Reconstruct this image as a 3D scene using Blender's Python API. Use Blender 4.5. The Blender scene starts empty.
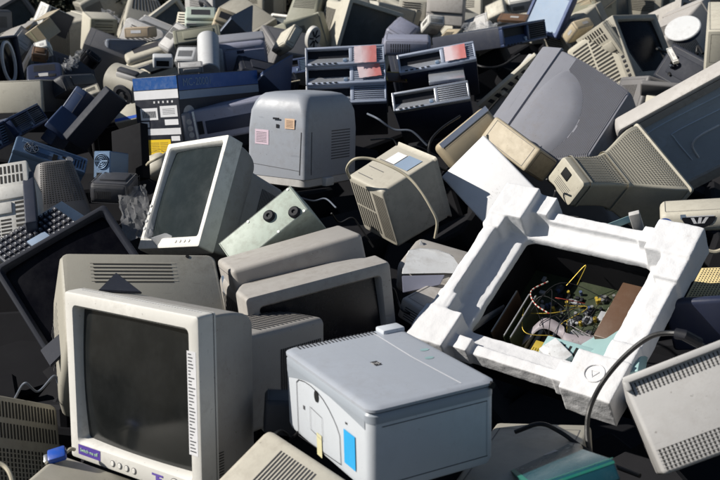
import bpy, bmesh, math, random
from mathutils import Vector, Matrix, Quaternion
R = random.Random(7)
scene = bpy.context.scene
COL = scene.collection
# ------------------------------------------------------------------ materials
MATS = {}
def new_mat(name):
    m = bpy.data.materials.new(name); m.use_nodes = True
    nt = m.node_tree; b = nt.nodes['Principled BSDF']
    return m, nt, b
def plastic(name, col, rough=.5, dirt=.5, bump=.0003, grime=(.16,.13,.10), scale=1.0, metal=0., var=.10, spec=.35):
    m, nt, b = new_mat(name); N = nt.nodes; L = nt.links
    tc = N.new('ShaderNodeTexCoord'); oi = N.new('ShaderNodeObjectInfo')
    add = N.new('ShaderNodeVectorMath'); add.operation = 'ADD'
    mul = N.new('ShaderNodeVectorMath'); mul.operation = 'SCALE'; mul.inputs[3].default_value = 37.
    cmb = N.new('ShaderNodeCombineXYZ')
    for i in range(3): L.new(oi.outputs['Random'], cmb.inputs[i])
    L.new(cmb.outputs[0], mul.inputs[0]); L.new(mul.outputs[0], add.inputs[1]); L.new(tc.outputs['Object'], add.inputs[0])
    def noise(s, det=6, rg=.6):
        n = N.new('ShaderNodeTexNoise'); n.inputs['Scale'].default_value = s*scale; n.inputs['Detail'].default_value = det
        n.inputs['Roughness'].default_value = rg; L.new(add.outputs[0], n.inputs['Vector']); return n
    def ramp(src, a, b_, c0=(0,0,0,1), c1=(1,1,1,1)):
        r = N.new('ShaderNodeValToRGB'); r.color_ramp.elements[0].position = a; r.color_ramp.elements[1].position = b_
        r.color_ramp.elements[0].color = c0; r.color_ramp.elements[1].color = c1; L.new(src, r.inputs[0]); return r
    def mix(fac, a, c, mode='MIX'):
        x = N.new('ShaderNodeMix'); x.data_type = 'RGBA'; x.blend_type = mode
        for sock, v in ((x.inputs[0], fac), (x.inputs[6], a), (x.inputs[7], c)):
            if hasattr(v, 'links'): L.new(v, sock)
            else: sock.default_value = v
        return x.outputs[2]
    big = noise(5, 4); mid = noise(38, 8, .7); fine = noise(260, 3)
    base = mix(ramp(big.outputs[0], .35, .7).outputs[0], (*[c*(1-var) for c in col], 1), (*[min(1, c*(1+var*.6)) for c in col], 1))
    # random value shift per object
    hs = N.new('ShaderNodeHueSaturation'); mr = N.new('ShaderNodeMapRange')
    mr.inputs[3].default_value = 1-var*.8; mr.inputs[4].default_value = 1+var*.8
    L.new(oi.outputs['Random'], mr.inputs[0]); L.new(mr.outputs[0], hs.inputs['Value']); L.new(base, hs.inputs['Color'])
    dm = N.new('ShaderNodeMath'); dm.operation = 'MULTIPLY'
    L.new(ramp(big.outputs[0], .4, .75).outputs[0], dm.inputs[0]); L.new(ramp(mid.outputs[0], .45, .66).outputs[0], dm.inputs[1])
    dm2 = N.new('ShaderNodeMath'); dm2.operation = 'MULTIPLY'; L.new(dm.outputs[0], dm2.inputs[0]); dm2.inputs[1].default_value = dirt
    c2 = mix(dm2.outputs[0], hs.outputs[0], (*grime, 1))
    sp = ramp(noise(120, 2).outputs[0], .70, .74)
    sm = N.new('ShaderNodeMath'); sm.operation = 'MULTIPLY'; L.new(sp.outputs[0], sm.inputs[0]); sm.inputs[1].default_value = dirt*.9
    c3 = mix(sm.outputs[0], c2, (*[g*.5 for g in grime], 1))
    # scuffs: thin streaks in a stretched noise
    mp = N.new('ShaderNodeMapping'); mp.inputs['Scale'].default_value = (9, 160, 60); mp.inputs['Rotation'].default_value = (.4, .7, .5)
    L.new(add.outputs[0], mp.inputs[0]); sc = N.new('ShaderNodeTexNoise'); sc.inputs['Scale'].default_value = 1.; sc.inputs['Detail'].default_value = 2
    L.new(mp.outputs[0], sc.inputs['Vector']); sr = ramp(sc.outputs[0], .70, .76)
    s3 = N.new('ShaderNodeMath'); s3.operation = 'MULTIPLY'; L.new(sr.outputs[0], s3.inputs[0]); s3.inputs[1].default_value = dirt*.7
    c4 = mix(s3.outputs[0], c3, (*[c*.45 for c in col], 1))
    L.new(c4, b.inputs['Base Color'])
    rr = N.new('ShaderNodeMapRange'); rr.inputs[3].default_value = max(.05, rough-.12); rr.inputs[4].default_value = min(1, rough+.18)
    L.new(mid.outputs[0], rr.inputs[0]); L.new(rr.outputs[0], b.inputs['Roughness'])
    b.inputs['Metallic'].default_value = metal
    b.inputs['Specular IOR Level'].default_value = spec
    if bump:
        bp = N.new('ShaderNodeBump'); bp.inputs['Strength'].default_value = .5; bp.inputs['Distance'].default_value = bump
        L.new(fine.outputs[0], bp.inputs['Height']); L.new(bp.outputs[0], b.inputs['Normal'])
    MATS[name] = m
    return m
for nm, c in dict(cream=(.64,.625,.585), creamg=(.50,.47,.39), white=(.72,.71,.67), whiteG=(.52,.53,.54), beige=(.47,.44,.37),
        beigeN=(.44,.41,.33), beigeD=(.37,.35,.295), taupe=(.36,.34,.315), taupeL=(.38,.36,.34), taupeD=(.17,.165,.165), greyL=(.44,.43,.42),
        olive=(.25,.25,.19), greeng=(.40,.46,.40), tan=(.46,.385,.265), tan2=(.42,.36,.26), peach=(.46,.36,.25),
        lav=(.27,.28,.36), lav2=(.22,.225,.255), slateG=(.13,.15,.19), shellE=(.25,.255,.26), brown=(.16,.09,.05)).items():
    plastic(nm, c)
plastic('whiteB', (.74,.74,.75), rough=.35, dirt=.15)
plastic('printw', (.55,.58,.62), rough=.38, dirt=.2, var=.03, bump=.0001)
plastic('printg', (.30,.33,.37), rough=.35, dirt=.10, var=.04, bump=.0001)
plastic('printl', (.36,.385,.43), rough=.36, dirt=.22, var=.04, bump=.00012)
plastic('copg', (.31,.33,.37), rough=.4, dirt=.4, var=.05)
plastic('slate', (.045,.05,.07), rough=.4, dirt=.3, grime=(.12,.11,.1))
plastic('slateB', (.05,.075,.15), rough=.4, dirt=.3, grime=(.12,.11,.1))
plastic('navy', (.02,.026,.055), rough=.4, dirt=.3, grime=(.07,.07,.07))
plastic('navyM', (.05,.07,.14), rough=.32, dirt=.25, grime=(.12,.12,.12), metal=.3)
plastic('steelb', (.16,.24,.36), rough=.4, metal=.5)
plastic('silver', (.66,.68,.72), rough=.28, metal=.75, dirt=.2)
plastic('silverb', (.42,.47,.58), rough=.35, metal=.15, dirt=.2)
plastic('metal', (.5,.5,.5), rough=.35, metal=.9)
plastic('tealm', (.33,.50,.50), rough=.45, metal=.25, dirt=.2)
plastic('black', (.012,.013,.018), rough=.5, dirt=.35, grime=(.04,.04,.04), spec=.2)
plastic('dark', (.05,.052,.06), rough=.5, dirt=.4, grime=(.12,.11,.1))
plastic('deep', (.012,.012,.014), rough=.8, dirt=.2, bump=0, grime=(.03,.03,.03), spec=.1)  # near black colour stands in for shadow in the gaps and open case
plastic('hole', (.008,.008,.009), rough=.8, dirt=0, bump=0)
plastic('slot', (.035,.033,.03), rough=.8, dirt=0, bump=0)
plastic('seaml', (.10,.10,.115), rough=.7, dirt=0, bump=0)
plastic('bluepl', (.50,.58,.68), rough=.35, dirt=.3)  # blue brightened to stand in for sun the lid panel misses
plastic('seam', (.11,.11,.115), rough=.7, dirt=0, bump=0)
plastic('seamd', (.03,.03,.035), rough=.7, dirt=0, bump=0)
plastic('yellowP', (.62,.50,.25), rough=.6)
plastic('tealbox', (.012,.07,.095), rough=.22, dirt=.25, grime=(.3,.32,.33), spec=.5)
plastic('greenedge', (.02,.20,.15), rough=.4)
plastic('cartonk', (.018,.02,.03), rough=.4, dirt=.2, grime=(.2,.2,.2))
plastic('cblue', (.015,.08,.28), rough=.35, dirt=.3, grime=(.4,.45,.5))
plastic('cwhite', (.70,.70,.72), rough=.5, dirt=.12)
plastic('yellow', (.80,.55,.02), rough=.5, dirt=.1)
plastic('red', (.60,.10,.08), rough=.7, dirt=.1)
plastic('pink', (.72,.42,.42), rough=.7, dirt=.1)
plastic('pinkp', (.66,.52,.60), rough=.7, dirt=.1)
plastic('orange', (.66,.46,.32), rough=.7, dirt=.1)
plastic('cyan', (.02,.36,.72), rough=.4, dirt=.03)
plastic('bluep', (.015,.08,.42), rough=.35)
plastic('purple', (.10,.06,.32), rough=.4)
plastic('lime', (.45,.70,.45), rough=.5)
plastic('keyd', (.035,.038,.05), rough=.4)
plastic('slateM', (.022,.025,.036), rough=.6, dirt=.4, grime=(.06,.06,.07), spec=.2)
plastic('key', (.30,.31,.33), rough=.5)
plastic('keyw', (.62,.62,.62), rough=.5)
plastic('cable', (.012,.012,.013), rough=.4, dirt=.1)
plastic('cablec', (.50,.45,.34), rough=.45, dirt=.2)
plastic('pcb', (.03,.04,.022), rough=.35, dirt=.3)
plastic('pcbb', (.09,.05,.03), rough=.4, dirt=.3)
plastic('gold', (.55,.40,.06), rough=.4, metal=.5)
plastic('ribbon', (.28,.25,.27), rough=.5)
plastic('wirer', (.35,.04,.03), rough=.5)
plastic('wirew', (.6,.58,.5), rough=.5)
plastic('bluepan', (.24,.31,.41), rough=.3, dirt=.25)
plastic('tape', (.62,.58,.36), rough=.4)
def glassy(name, col, rough, spec=.5):
    m, nt, b = new_mat(name); N = nt.nodes; L = nt.links
    tc = N.new('ShaderNodeTexCoord'); n = N.new('ShaderNodeTexNoise'); n.inputs['Scale'].default_value = 14; n.inputs['Detail'].default_value = 9; n.inputs['Roughness'].default_value = .7
    L.new(tc.outputs['Object'], n.inputs['Vector'])
    r = N.new('ShaderNodeValToRGB'); r.color_ramp.elements[0].position = .42; r.color_ramp.elements[1].position = .78
    r.color_ramp.elements[0].color = (*col, 1); r.color_ramp.elements[1].color = (*[c*1.25+.006 for c in col], 1)
    L.new(n.outputs[0], r.inputs[0]); L.new(r.outputs[0], b.inputs['Base Color'])
    mr = N.new('ShaderNodeMapRange'); mr.inputs[3].default_value = rough; mr.inputs[4].default_value = rough+.25
    L.new(n.outputs[0], mr.inputs[0]); L.new(mr.outputs[0], b.inputs['Roughness'])
    b.inputs['Specular IOR Level'].default_value = spec
    MATS[name] = m
glassy('screen', (.009,.010,.010), .04, .45)
glassy('screenG', (.018,.024,.026), .08, .05)
glassy('screenK', (.004,.005,.009), .12, .3)
glassy('screenD', (.003,.003,.005), .15, .08)
glassy('screenM', (.06,.07,.075), .12, .2)
glassy('lens', (.02,.025,.04), .05)
def foam_mat():
    m, nt, b = new_mat('foam'); N = nt.nodes; L = nt.links
    tc = N.new('ShaderNodeTexCoord'); v = N.new('ShaderNodeTexVoronoi'); v.inputs['Scale'].default_value = 230
    L.new(tc.outputs['Object'], v.inputs['Vector'])
    n = N.new('ShaderNodeTexNoise'); n.inputs['Scale'].default_value = 15; n.inputs['Detail'].default_value = 10; n.inputs['Roughness'].default_value = .72
    L.new(tc.outputs['Object'], n.inputs['Vector'])
    r = N.new('ShaderNodeValToRGB'); r.color_ramp.elements[0].position = .60; r.color_ramp.elements[1].position = .80
    r.color_ramp.elements[0].color = (.62,.62,.63,1); r.color_ramp.elements[1].color = (.46,.40,.34,1)
    L.new(n.outputs[0], r.inputs[0]); L.new(r.outputs[0], b.inputs['Base Color'])
    b.inputs['Roughness'].default_value = .8; b.inputs['Specular IOR Level'].default_value = .2
    bp = N.new('ShaderNodeBump'); bp.inputs['Strength'].default_value = .35; bp.inputs['Distance'].default_value = .0008
    L.new(v.outputs['Distance'], bp.inputs['Height']); L.new(bp.outputs[0], b.inputs['Normal'])
    b.inputs['Subsurface Weight'].default_value = .08; b.inputs['Subsurface Radius'].default_value = (.01,.01,.01)
    MATS['foam'] = m
foam_mat()
def film_mat():
    m, nt, b = new_mat('film')
    b.inputs['Base Color'].default_value = (.75,.76,.78,1); b.inputs['Roughness'].default_value = .12
    b.inputs['Alpha'].default_value = .16; b.inputs['Specular IOR Level'].default_value = .9
    MATS['film'] = m
film_mat()
# ------------------------------------------------------------------ mesh helpers
def rrect(w, h, r, n=5, cx=0, cz=0):
    r = min(r, w*.49, h*.49); pts = []
    for sx, sz, a0 in ((1,1,0),(-1,1,90),(-1,-1,180),(1,-1,270)):
        for i in range(n+1):
            a = math.radians(a0+90*i/n)
            pts.append((cx+sx*(w/2-r)+r*math.cos(a), cz+sz*(h/2-r)+r*math.sin(a)))
    return pts
class MB:
    def __init__(s): s.bm = bmesh.new()
    def box(s, c, size, bev=0, rot=None, seg=2):
        r = bmesh.ops.create_cube(s.bm, size=1)
        vs = r['verts']; M = Matrix.Translation(c) @ (rot.to_matrix().to_4x4() if rot is not None else Matrix()) @ Matrix.Diagonal((*size, 1))
        bmesh.ops.transform(s.bm, matrix=M, verts=vs)
        if bev > 0:
            es = list({e for v in vs for e in v.link_edges})
            bmesh.ops.bevel(s.bm, geom=es, offset=min(bev, min(size)*.45), segments=seg, profile=.5, affect='EDGES')
        return s
    def poly(s, pts):
        s.bm.faces.new([s.bm.verts.new(p) for p in pts]); return s
    def rings(s, rs, cap0=False, cap1=False, closed=True):
        vr = [[s.bm.verts.new(p) for p in r] for r in rs]; n = len(vr[0])
        for a, b in zip(vr, vr[1:]):
            for i in range(n if closed else n-1):
                j = (i+1) % n
                s.bm.faces.new((a[i], a[j], b[j], b[i]))
        if cap0: s.bm.faces.new(vr[0])
        if cap1: s.bm.faces.new(list(reversed(vr[-1])))
        return s
    def cyl(s, p0, p1, r0, r1=None, n=20, cap=True):
        r1 = r0 if r1 is None else r1
        p0 = Vector(p0); p1 = Vector(p1); ax = (p1-p0).normalized()
        u = ax.orthogonal().normalized(); v = ax.cross(u)
        rs = [[p+u*r*math.cos(2*math.pi*i/n)+v*r*math.sin(2*math.pi*i/n) for i in range(n)] for p, r in ((p0, r0), (p1, r1))]
        return s.rings(rs, cap, cap)
    def lathe(s, p0, ax, prof, n=28):
        p0 = Vector(p0); ax = Vector(ax).normalized(); u = ax.orthogonal().normalized(); v = ax.cross(u)
        return s.rings([[p0+ax*t+(u*math.cos(2*math.pi*i/n)+v*math.sin(2*math.pi*i/n))*r for i in range(n)] for r, t in prof], True, True)
    def tube(s, pts, r, n=8):
        pts = [Vector(p) for p in pts]; rs = []; u = None
        for i, p in enumerate(pts):
            t = (pts[min(i+1, len(pts)-1)]-pts[max(i-1, 0)]).normalized()
            u = (t.orthogonal() if u is None else (u-t*u.dot(t))).normalized(); v = t.cross(u)
            rs.append([p+(u*math.cos(2*math.pi*k/n)+v*math.sin(2*math.pi*k/n))*r for k in range(n)])
        return s.rings(rs, True, True)
    def build(s, name, mat, parent=None, ang=35):
        bmesh.ops.recalc_face_normals(s.bm, faces=s.bm.faces)
        me = bpy.data.meshes.new(name); s.bm.to_mesh(me); s.bm.free()
        me.materials.append(MATS[mat] if isinstance(mat, str) else mat)
        me.polygons.foreach_set('use_smooth', [True]*len(me.polygons)); me.set_sharp_from_angle(angle=math.radians(ang))
        o = bpy.data.objects.new(name, me); COL.objects.link(o)
        if parent is not None: o.parent = parent
        return o
def catmull(pts, n=8):
    pts = [Vector(p) for p in pts]; q = [pts[0]*2-pts[1]]+pts+[pts[-1]*2-pts[-2]]; out = []
    for i in range(1, len(q)-2):
        for k in range(n):
            t = k/n
            out.append(.5*((2*q[i])+(q[i+1]-q[i-1])*t+(2*q[i-1]-5*q[i]+4*q[i+1]-q[i+2])*t*t+(3*q[i]-q[i-1]-3*q[i+1]+q[i+2])*t**3))
    out.append(pts[-1]); return out
def tag(o, label, cat=None, group=None, kind=None):
    if label: o['label'] = label
    if cat: o['category'] = cat
    if group: o['group'] = group
    if kind: o['kind'] = kind
    return o
def fmap(w, d, h, face, off=.0012):
    # (a,b) in -1..1 on a face of a box standing on z=0
    W, D = w/2, d/2
    return {'F': lambda a, b: (a*W, -D-off, h/2+b*h/2), 'B': lambda a, b: (-a*W, D+off, h/2+b*h/2),
            'R': lambda a, b: (W+off, a*D, h/2+b*h/2), 'L': lambda a, b: (-W-off, -a*D, h/2+b*h/2),
            'U': lambda a, b: (a*W, b*D, h+off), 'D': lambda a, b: (a*W, -b*D, -off)}[face]
def patch(mb, f, a0, b0, a1, b1, n=1, m=1):
    for i in range(n):
        for j in range(m):
            A0 = a0+(a1-a0)*i/n; A1 = a0+(a1-a0)*(i+1)/n; B0 = b0+(b1-b0)*j/m; B1 = b0+(b1-b0)*(j+1)/m
            mb.poly([f(A0, B0), f(A1, B0), f(A1, B1), f(A0, B1)])
def slots(f, a0, b0, a1, b1, n, along='a', fill=.45, seg=1, rows=1, gap=.1):
    # n slots, each running along 'a' or 'b'
    mb = MB()
    for r in range(rows):
        for i in range(n):
            if along == 'a':
                t0 = b0+(b1-b0)*(i+.5-fill/2)/n; t1 = b0+(b1-b0)*(i+.5+fill/2)/n
                s0 = a0+(a1-a0)*(r+gap/2)/rows; s1 = a0+(a1-a0)*(r+1-gap/2)/rows
                patch(mb, f, s0, t0, s1, t1, seg, 1)
            else:
                t0 = a0+(a1-a0)*(i+.5-fill/2)/n; t1 = a0+(a1-a0)*(i+.5+fill/2)/n
                s0 = b0+(b1-b0)*(r+gap/2)/rows; s1 = b0+(b1-b0)*(r+1-gap/2)/rows
                patch(mb, f, t0, s0, t1, s1, 1, seg)
    return mb
def rect(name, f, a0, b0, a1, b1, mat, parent, n=1, m=1):
    mb = MB(); patch(mb, f, a0, b0, a1, b1, n, m); return mb.build(name, mat, parent)
def raised(name, w, d, h, face, a0, b0, a1, b1, t, mat, parent, bev=.0015, sink=.002):
    # a block standing t proud of a box face
    f0 = fmap(w, d, h, face, -sink); f1 = fmap(w, d, h, face, t)
    p = [Vector(q) for q in (f0(a0, b0), f0(a1, b1), f1(a0, b0), f1(a1, b1))]
    lo = Vector([min(q[i] for q in p) for i in range(3)]); hi = Vector([max(q[i] for q in p) for i in range(3)])
    mb = MB(); mb.box((lo+hi)/2, hi-lo, bev); return mb.build(name, mat, parent)
def outline(f, pts, t=.01, closed=True):
    # thin line along a polyline on a face; pts in face coords, t in face units
    mb = MB(); P = [Vector(f(*p)) for p in pts]
    if closed: P.append(P[0])
    n = (Vector(f(1, 0))-Vector(f(0, 0))).cross(Vector(f(0, 1))-Vector(f(0, 0))).normalized()
    for a, b in zip(P, P[1:]):
        s = (b-a).normalized().cross(n)*t/2; e = (b-a).normalized()*t*.4
        mb.poly([a-s-e, b-s+e, b+s+e, a+s-e])
    return mb
def text(txt, size, mat, parent, origin, u, v, name='lettering', align='CENTER'):
    c = bpy.data.curves.new('t', 'FONT'); c.body = txt; c.size = size; c.align_x = align; c.align_y = 'CENTER'; c.extrude = .0002
    o = bpy.data.objects.new('t', c); COL.objects.link(o)
    dg = bpy.context.evaluated_depsgraph_get(); me = bpy.data.meshes.new_from_object(o.evaluated_get(dg))
    bpy.data.objects.remove(o); me.materials.clear(); me.materials.append(MATS[mat])
    u = Vector(u).normalized(); v = Vector(v).normalized(); n = u.cross(v)
    M = Matrix((u, v, n)).transposed().to_4x4(); M.translation = Vector(origin)
    me.transform(M); o2 = bpy.data.objects.new(name, me); COL.objects.link(o2); o2.parent = parent; return o2
def ftext(txt, f, a, b, size, mat, parent, rot=0):
    o = Vector(f(a, b)); u = (Vector(f(a+.1, b))-o).normalized(); v = (Vector(f(a, b+.1))-o).normalized()
    c, s = math.cos(rot), math.sin(rot)
    n = u.cross(v)*.0006
    return text(txt, size, mat, parent, o+n, u*c+v*s, v*c-u*s)
ITEMS = [
 ('A', 'crt', (-0.2986,1.8365,0.4793), (0.93728,-0.11436,-0.04108,-0.32672), (0.4014,0.4834,0.3533), {'col': 'cream', 'hcol': 'taupe', 'bz': 0.1, 'tw': 0.452, 'th': 0.614, 'tz': -0.16, 'special': 'A', 'prof': 'hood', 'rk': 0.5, 'bw': 0.031, 'n': 'crt_monitor', 'l': 'cream monitor at the bottom left with a purple and green sticker on its front', 'c': 'monitor', 'g': 'old monitors heaped in the scrap pile'}),
 ('B', 'crt2', (-0.5149,2.0677,0.4989), (0.83233,-0.51875,-0.02527,0.19364), (0.3753,0.3071,0.2743), {'col': 'beigeD', 'special': 'B', 'n': 'crt_monitor', 'l': 'dusty beige monitor with long slots behind the cream monitor', 'c': 'monitor', 'g': 'old monitors heaped in the scrap pile'}),
 ('C', 'crt', (-0.6419,2.3574,0.4487), (0.88272,-0.3549,-0.27148,0.14542), (0.3267,0.3084,0.302), {'col': 'slateM', 'scr': 'screenD', 'bz': 0.2, 'bw': 0.022, 'n': 'crt_monitor', 'l': 'black screened monitor tilted on its corner at the left edge', 'c': 'monitor', 'g': 'old monitors heaped in the scrap pile', 'tw': 0.75, 'th': 0.75, 'tz': 0.0}),
 ('H', 'crt', (-0.1394,2.262,0.3763), (0.97138,-0.05394,-0.0423,0.22741), (0.3705,0.3807,0.347), {'col': 'taupe', 'bz': 0.187, 'bw': 0.035, 'n': 'crt_monitor', 'l': 'taupe monitor with a dark navy screen behind the white printer', 'c': 'monitor', 'g': 'old monitors heaped in the scrap pile', 'tw': 0.75, 'th': 0.75, 'tz': 0.0}),
 ('G', 'box', (-0.147,2.3862,0.5117), (0.97433,-0.09083,-0.08537,0.18745), (0.3541,0.1733,0.2016), {'col': 'taupe', 'bev': 0.012, 'n': 'plastic_housing', 'l': 'long taupe plastic housing under the pale green case', 'c': 'computer case'}),
 ('E', 'crt', (-0.4788,2.8194,0.4775), (0.8686,-0.34707,-0.02017,-0.35308), (0.292,0.3038,0.3571), {'col': 'white', 'bz': 0.207, 'tw': 0.75, 'th': 0.772, 'bw': 0.03, 'hcol': 'shellE', 'prof': 'hood', 'rk': 0.7, 'special': 'E', 'n': 'crt_monitor', 'l': 'white framed monitor with a large green grey screen leaning left', 'c': 'monitor', 'g': 'old monitors heaped in the scrap pile', 'tz': -0.012}),
 ('F', 'box', (-0.2212,2.6586,0.6091), (0.77975,0.40496,0.04454,-0.47541), (0.1002,0.2571,0.1443), {'col': 'greeng', 'feet': 1, 'bev': 0.004, 'n': 'computer_case', 'l': 'pale green computer case with two round black feet', 'c': 'computer case', 'g': 'computer cases heaped in the scrap pile'}),
 ('Iv', 'crt', (0.1509,2.9466,0.5637), (0.46671,-0.07373,-0.1419,0.86983), (0.2056,0.2102,0.2224), {'col': 'beige', 'bz': 0.111, 'tw': 0.971, 'th': 0.973, 'prof': 'lin', 'rk': 0.35, 'special': 'I', 'n': 'crt_monitor', 'l': 'beige monitor with a vented back and a cream cable looped over it', 'c': 'monitor', 'g': 'old monitors heaped in the scrap pile', 'tz': -0.015}),
 ('PR', 'scanprinter', (0.0473,1.5356,0.6801), (0.85711,-0.05591,-0.04693,-0.50994), (0.3313,0.2442,0.1572), {'n': 'multifunction_printer', 'l': 'white printer with a grey scanner lid and a small blue rectangle', 'c': 'printer', 'g': 'printers heaped in the scrap pile'}),
 ('ST', 'foam', (0.3427,1.9843,0.5813), (0.81124,-0.48061,0.15182,-0.29642), (0.5064,0.087,0.4718), {'n': 'polystyrene_frame', 'l': 'white polystyrene packing frame with blocky corners', 'c': 'packing'}),
 ('OC', 'opencase', (0.4182,2.0735,0.509), (0.81124,-0.48061,0.15182,-0.29642), (0.3747,0.13,0.3397), {'n': 'open_computer_case', 'l': 'opened computer case showing circuit boards inside the white packing frame', 'c': 'computer case', 'g': 'computer cases heaped in the scrap pile'}),
 ('T', 'box', (0.7392,1.9352,0.4744), (0.87743,0.42819,-0.19569,0.09203), (0.2204,0.1685,0.6699), {'col': 'greyL', 'bev': 0.008, 'special': 'T', 'n': 'monitor_housing', 'l': 'pale grey housing with rows of slots at the bottom right corner', 'c': 'monitor', 'g': 'old monitors heaped in the scrap pile'}),
 ('U', 'box', (0.339,1.4776,0.6535), (0.68052,-0.07102,-0.30624,-0.66187), (0.6341,0.1264,0.0316), {'col': 'tealbox', 'bev': 0.003, 'special': 'U', 'n': 'cardboard_box', 'l': 'teal cardboard box with green edges at the bottom edge', 'c': 'box'}),
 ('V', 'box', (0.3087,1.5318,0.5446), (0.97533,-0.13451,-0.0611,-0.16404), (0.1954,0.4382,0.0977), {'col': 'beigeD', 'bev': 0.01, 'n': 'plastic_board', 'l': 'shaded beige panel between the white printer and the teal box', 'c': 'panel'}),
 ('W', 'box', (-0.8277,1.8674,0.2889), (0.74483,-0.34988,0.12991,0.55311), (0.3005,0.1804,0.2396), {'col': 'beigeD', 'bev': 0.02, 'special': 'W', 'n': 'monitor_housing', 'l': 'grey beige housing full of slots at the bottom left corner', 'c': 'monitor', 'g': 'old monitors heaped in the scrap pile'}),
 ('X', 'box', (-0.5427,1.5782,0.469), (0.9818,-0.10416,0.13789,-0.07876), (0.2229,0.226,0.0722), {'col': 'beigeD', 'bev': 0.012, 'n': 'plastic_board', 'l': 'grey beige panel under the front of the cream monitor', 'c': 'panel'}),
 ('Y', 'box', (-0.1283,1.4276,0.6227), (0.90695,0.20613,-0.03745,-0.36543), (0.2097,0.1667,0.0646), {'col': 'beige', 'bev': 0.015, 'special': 'Y', 'n': 'printer_cover', 'l': 'beige cover with a band of diagonal ridges under the white printer', 'c': 'cover'}),
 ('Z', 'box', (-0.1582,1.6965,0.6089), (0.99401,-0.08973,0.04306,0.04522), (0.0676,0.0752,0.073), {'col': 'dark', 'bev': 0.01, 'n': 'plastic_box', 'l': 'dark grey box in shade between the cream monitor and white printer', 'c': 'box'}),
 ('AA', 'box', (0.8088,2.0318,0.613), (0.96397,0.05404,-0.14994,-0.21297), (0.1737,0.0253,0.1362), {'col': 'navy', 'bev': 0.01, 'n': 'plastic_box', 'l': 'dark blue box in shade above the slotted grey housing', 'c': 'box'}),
 ('S', 'box', (0.8932,2.2375,0.6542), (0.94623,0.04892,-0.15633,-0.27895), (0.1314,0.1535,0.0306), {'col': 'yellowP', 'bev': 0.002, 'special': 'S', 'n': 'perforated_plate', 'l': 'yellow perforated panel beside the right block of the white foam', 'c': 'panel'}),
 ('TB', 'box', (0.5701,1.9742,0.6006), (0.94904,-0.01923,-0.26495,-0.16958), (0.1645,0.2322,0.0294), {'col': 'tealm', 'bev': 0.002, 'n': 'metal_sheet', 'l': 'pale teal metal plate beneath the foam at the right', 'c': 'panel'}),
 ('DR', 'box', (0.2271,2.288,0.5555), (0.93748,0.02598,0.11913,-0.32599), (0.1794,0.2169,0.058), {'col': 'taupeL', 'bev': 0.006, 'special': 'DR', 'n': 'desktop_computer', 'l': 'flat taupe desktop computer left of the white foam frame', 'c': 'computer case', 'g': 'computer cases heaped in the scrap pile'}),
 ('DR2', 'box', (0.1968,2.4636,0.571), (0.97261,0.08898,0.04623,-0.20972), (0.1654,0.1566,0.0939), {'col': 'taupe', 'bev': 0.02, 'n': 'plastic_housing', 'l': 'grey taupe housing below the cream cable monitor', 'c': 'computer case'}),
 ('J', 'box', (0.4207,2.9096,0.6852), (0.73373,0.50228,0.01994,-0.45712), (0.3105,0.1856,0.0299), {'col': 'whiteB', 'bev': 0.006, 'special': 'J', 'n': 'scanner_lid', 'l': 'bright white flat lid standing behind the foam', 'c': 'lid'}),
 ('KP', 'keyb', (-0.8975,2.5601,0.6669), (0.92443,0.09257,-0.1288,0.34681), (0.2204,0.1448,0.0258), {'n': 'keypad', 'l': 'dark keypad with pale keys on the black screened monitor', 'c': 'keypad'}),
 ('WS', 'box', (-0.8925,2.7277,0.6463), (0.88951,0.16354,-0.0667,-0.42139), (0.1879,0.1468,0.0056), {'col': 'white', 'bev': 0.001, 'n': 'plastic_sheet', 'l': 'small white plastic sheet behind the dark keypad', 'c': 'sheet'}),
 ('D', 'crt', (-1.0085,3.1168,0.5566), (0.85216,0.47721,0.11238,0.18294), (0.1896,0.2294,0.204), {'col': 'taupeD', 'bz': 0.139, 'tw': 0.635, 'th': 0.809, 'prof': 'lin', 'special': 'D', 'n': 'crt_monitor', 'l': 'dark taupe monitor with a dotted back at the left', 'c': 'monitor', 'g': 'old monitors heaped in the scrap pile', 'tz': 0.002}),
 ('D2', 'tower', (-0.979,2.6463,0.5744), (0.90573,-0.40912,-0.09089,0.06338), (0.128,0.2008,0.2633), {'col': 'cream', 'special': 'fins', 'n': 'desktop_computer', 'l': 'cream case with vertical slots at the left edge', 'c': 'computer case', 'g': 'computer cases heaped in the scrap pile'}),
 ('D3', 'box', (-0.9069,2.5747,0.6439), (0.79556,-0.58662,-0.08569,0.12497), (0.0317,0.1638,0.246), {'col': 'slate', 'bev': 0.004, 'n': 'plastic_board', 'l': 'thin slate panel between cream slotted case and dotted monitor', 'c': 'panel'}),
 ('PSU', 'psu', (-0.8216,3.1293,0.6353), (0.96862,-0.18443,-0.02156,-0.16522), (0.0623,0.1108,0.1045), {'col': 'steelb', 'n': 'power_supply', 'l': 'blue grey power supply with a round fan grille', 'c': 'power supply'}),
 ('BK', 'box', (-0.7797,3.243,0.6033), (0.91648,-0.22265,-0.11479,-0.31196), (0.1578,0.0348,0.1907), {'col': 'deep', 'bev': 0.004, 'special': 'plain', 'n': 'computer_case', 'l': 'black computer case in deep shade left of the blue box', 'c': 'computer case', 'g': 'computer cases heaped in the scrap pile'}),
 ('BK2', 'box', (-1.012,3.6925,0.7145), (0.59836,0.62373,0.50146,-0.03822), (0.1025,0.2477,0.0426), {'col': 'slateM', 'bev': 0.005, 'special': 'plain', 'n': 'speaker_box', 'l': 'black slab leaning diagonally below the cream desktop', 'c': 'box'}),
 ('T13', 'tower', (-1.4376,4.2396,0.5846), (0.98832,-0.11973,-0.02708,-0.09025), (0.2874,0.3002,0.133), {'col': 'creamg', 'side': 'dark', 'special': 'plain', 'n': 'desktop_computer', 'l': 'cream topped desktop case with its shaded side coloured dark at the left edge', 'c': 'computer case', 'g': 'computer cases heaped in the scrap pile'}),
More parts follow.
